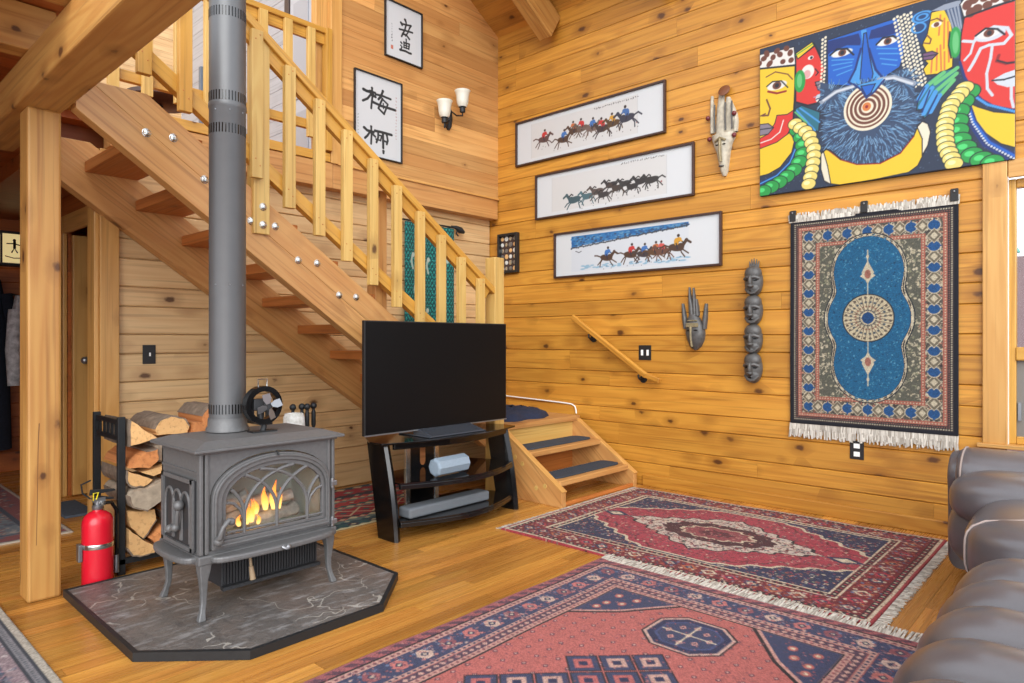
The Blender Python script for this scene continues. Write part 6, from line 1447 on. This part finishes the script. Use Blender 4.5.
# ------------------------------------------------------------------ hall and loft odds and ends
hl = thing('hall_lantern', 'cream paper wall lantern with a dark dancing figure in the hall', 'lantern', (1.37, 7.1, 1.95))
b = MB(); k = NT('lantern_glow'); k.p(Base_Color=S(240, 224, 170), Roughness=.8, Emission_Color=S(250, 226, 160), Emission_Strength=.28); b.box((1.27, 6.98, 1.80), (1.44, 7.10, 2.06)); b.build('paper_shade', k.m, hl)
b = MB()
for z in (1.79, 2.06): b.box((1.255, 6.965, z-.01), (1.445, 7.115, z+.012))
for x in (1.257, 1.43): b.box((x, 6.968, 1.79), (x+.014, 6.982, 2.06), 'z')
b.box((1.33, 7.1, 1.90), (1.37, 7.19, 1.95)); b.build('lantern_frame', M['black'], hl)
b = MB(); b.ell((1.355, 6.978, 1.995), (.012, .003, .014)); b.box((1.346, 6.976, 1.925), (1.366, 6.98, 1.985)); b.tube([(1.30, 6.978, 1.965), (1.355, 6.978, 1.968), (1.42, 6.978, 1.95)], .005, 6); b.tube([(1.335, 6.978, 1.89), (1.355, 6.978, 1.93), (1.378, 6.978, 1.89)], .006, 6); b.tube([(1.29, 6.978, 1.86), (1.35, 6.978, 1.845), (1.42, 6.978, 1.85)], .004, 6); b.build('figure', M['gloss_black'], hl)
navy = plain('navy_wool', (22, 28, 40), .95, noise=.3, scale=40)
def coat(x, y, z0, z1, w_, d, lab, mat):
    b = MB(); n = 24
    b.grid(lambda u, v: (x+(w_*(.55+.45*(1-v)**.5 if v > .8 else 1-.18*v))*math.cos(2*PI*u)*(1+.08*math.sin(7*2*PI*u)), y+d*math.sin(2*PI*u)*(1+.12*math.sin(5*2*PI*u)), z0+(z1-z0)*v), n, 12)
    t = thing('hanging_coat', lab, 'coat', (x, y, z1)); b.build('coat_body', mat, t, smooth=True); b = MB(); b.tube([(x, y+.02, z1), (x, 7.195, z1+.03)], .008); b.build('loop', M['black'], t)
    for s_ in (-1, 1): b = MB(); b.tube([(x+s_*w_*.7, y-.03, z1-.12), (x+s_*w_*1.05, y-.05, z1-.45), (x+s_*w_*.98, y-.06, z1-.75)], [.05, .055, .045], 10); b.build('sleeve', mat, t, smooth=True)
coat(1.18, 7.05, .22, 1.66, .17, .09, 'long dark navy coat hanging in the hall behind the timber post', navy)
c2 = plain('patterned_cloth', (150, 146, 138), .9, noise=.9, scale=22)
coat(1.37, 6.86, 1.10, 1.52, .055, .05, 'black and white patterned scarf hanging beside the navy coat', c2)
ch = thing('rolling_stool', 'low brown rolling stool on casters in the loft behind the balusters', 'stool', (1.80, 5.0, 2.547))
for i in range(5):
    a = .5+2*PI*i/5; b = MB(); b.tube([(1.80, 5.0, 2.68), (1.80+.14*math.cos(a), 5.0+.14*math.sin(a), 2.68), (1.80+.28*math.cos(a), 5.0+.28*math.sin(a), 2.625)], [.026, .024, .018], 8); b.build('base_arm', plain('dark_walnut', (82, 44, 28), .35), ch, smooth=True)
    b = MB(); e_ = Vector((1.80+.28*math.cos(a), 5.0+.28*math.sin(a), 2.578)); t_ = Vector((-math.sin(a), math.cos(a), 0)); b.cyl(e_-t_*.022, e_+t_*.022, .030); b.cyl(e_, e_+Vector((0, 0, .05)), .008); b.build('caster', M['bolt'] if i % 2 else M['black'], ch, smooth=True)
b = MB(); b.cyl((1.80, 5.0, 2.66), (1.80, 5.0, 2.80), .026); b.build('gas_column', M['black'], ch, smooth=True)
b = MB(); b.lathe([(.05, 2.79), (.19, 2.80), (.215, 2.82), (.21, 2.85), (.17, 2.865), (.001, 2.868)], (1.80, 5.0, 0), Z, 28); b.build('seat', plain('brown_hide', (70, 46, 36), .45), ch, smooth=True)
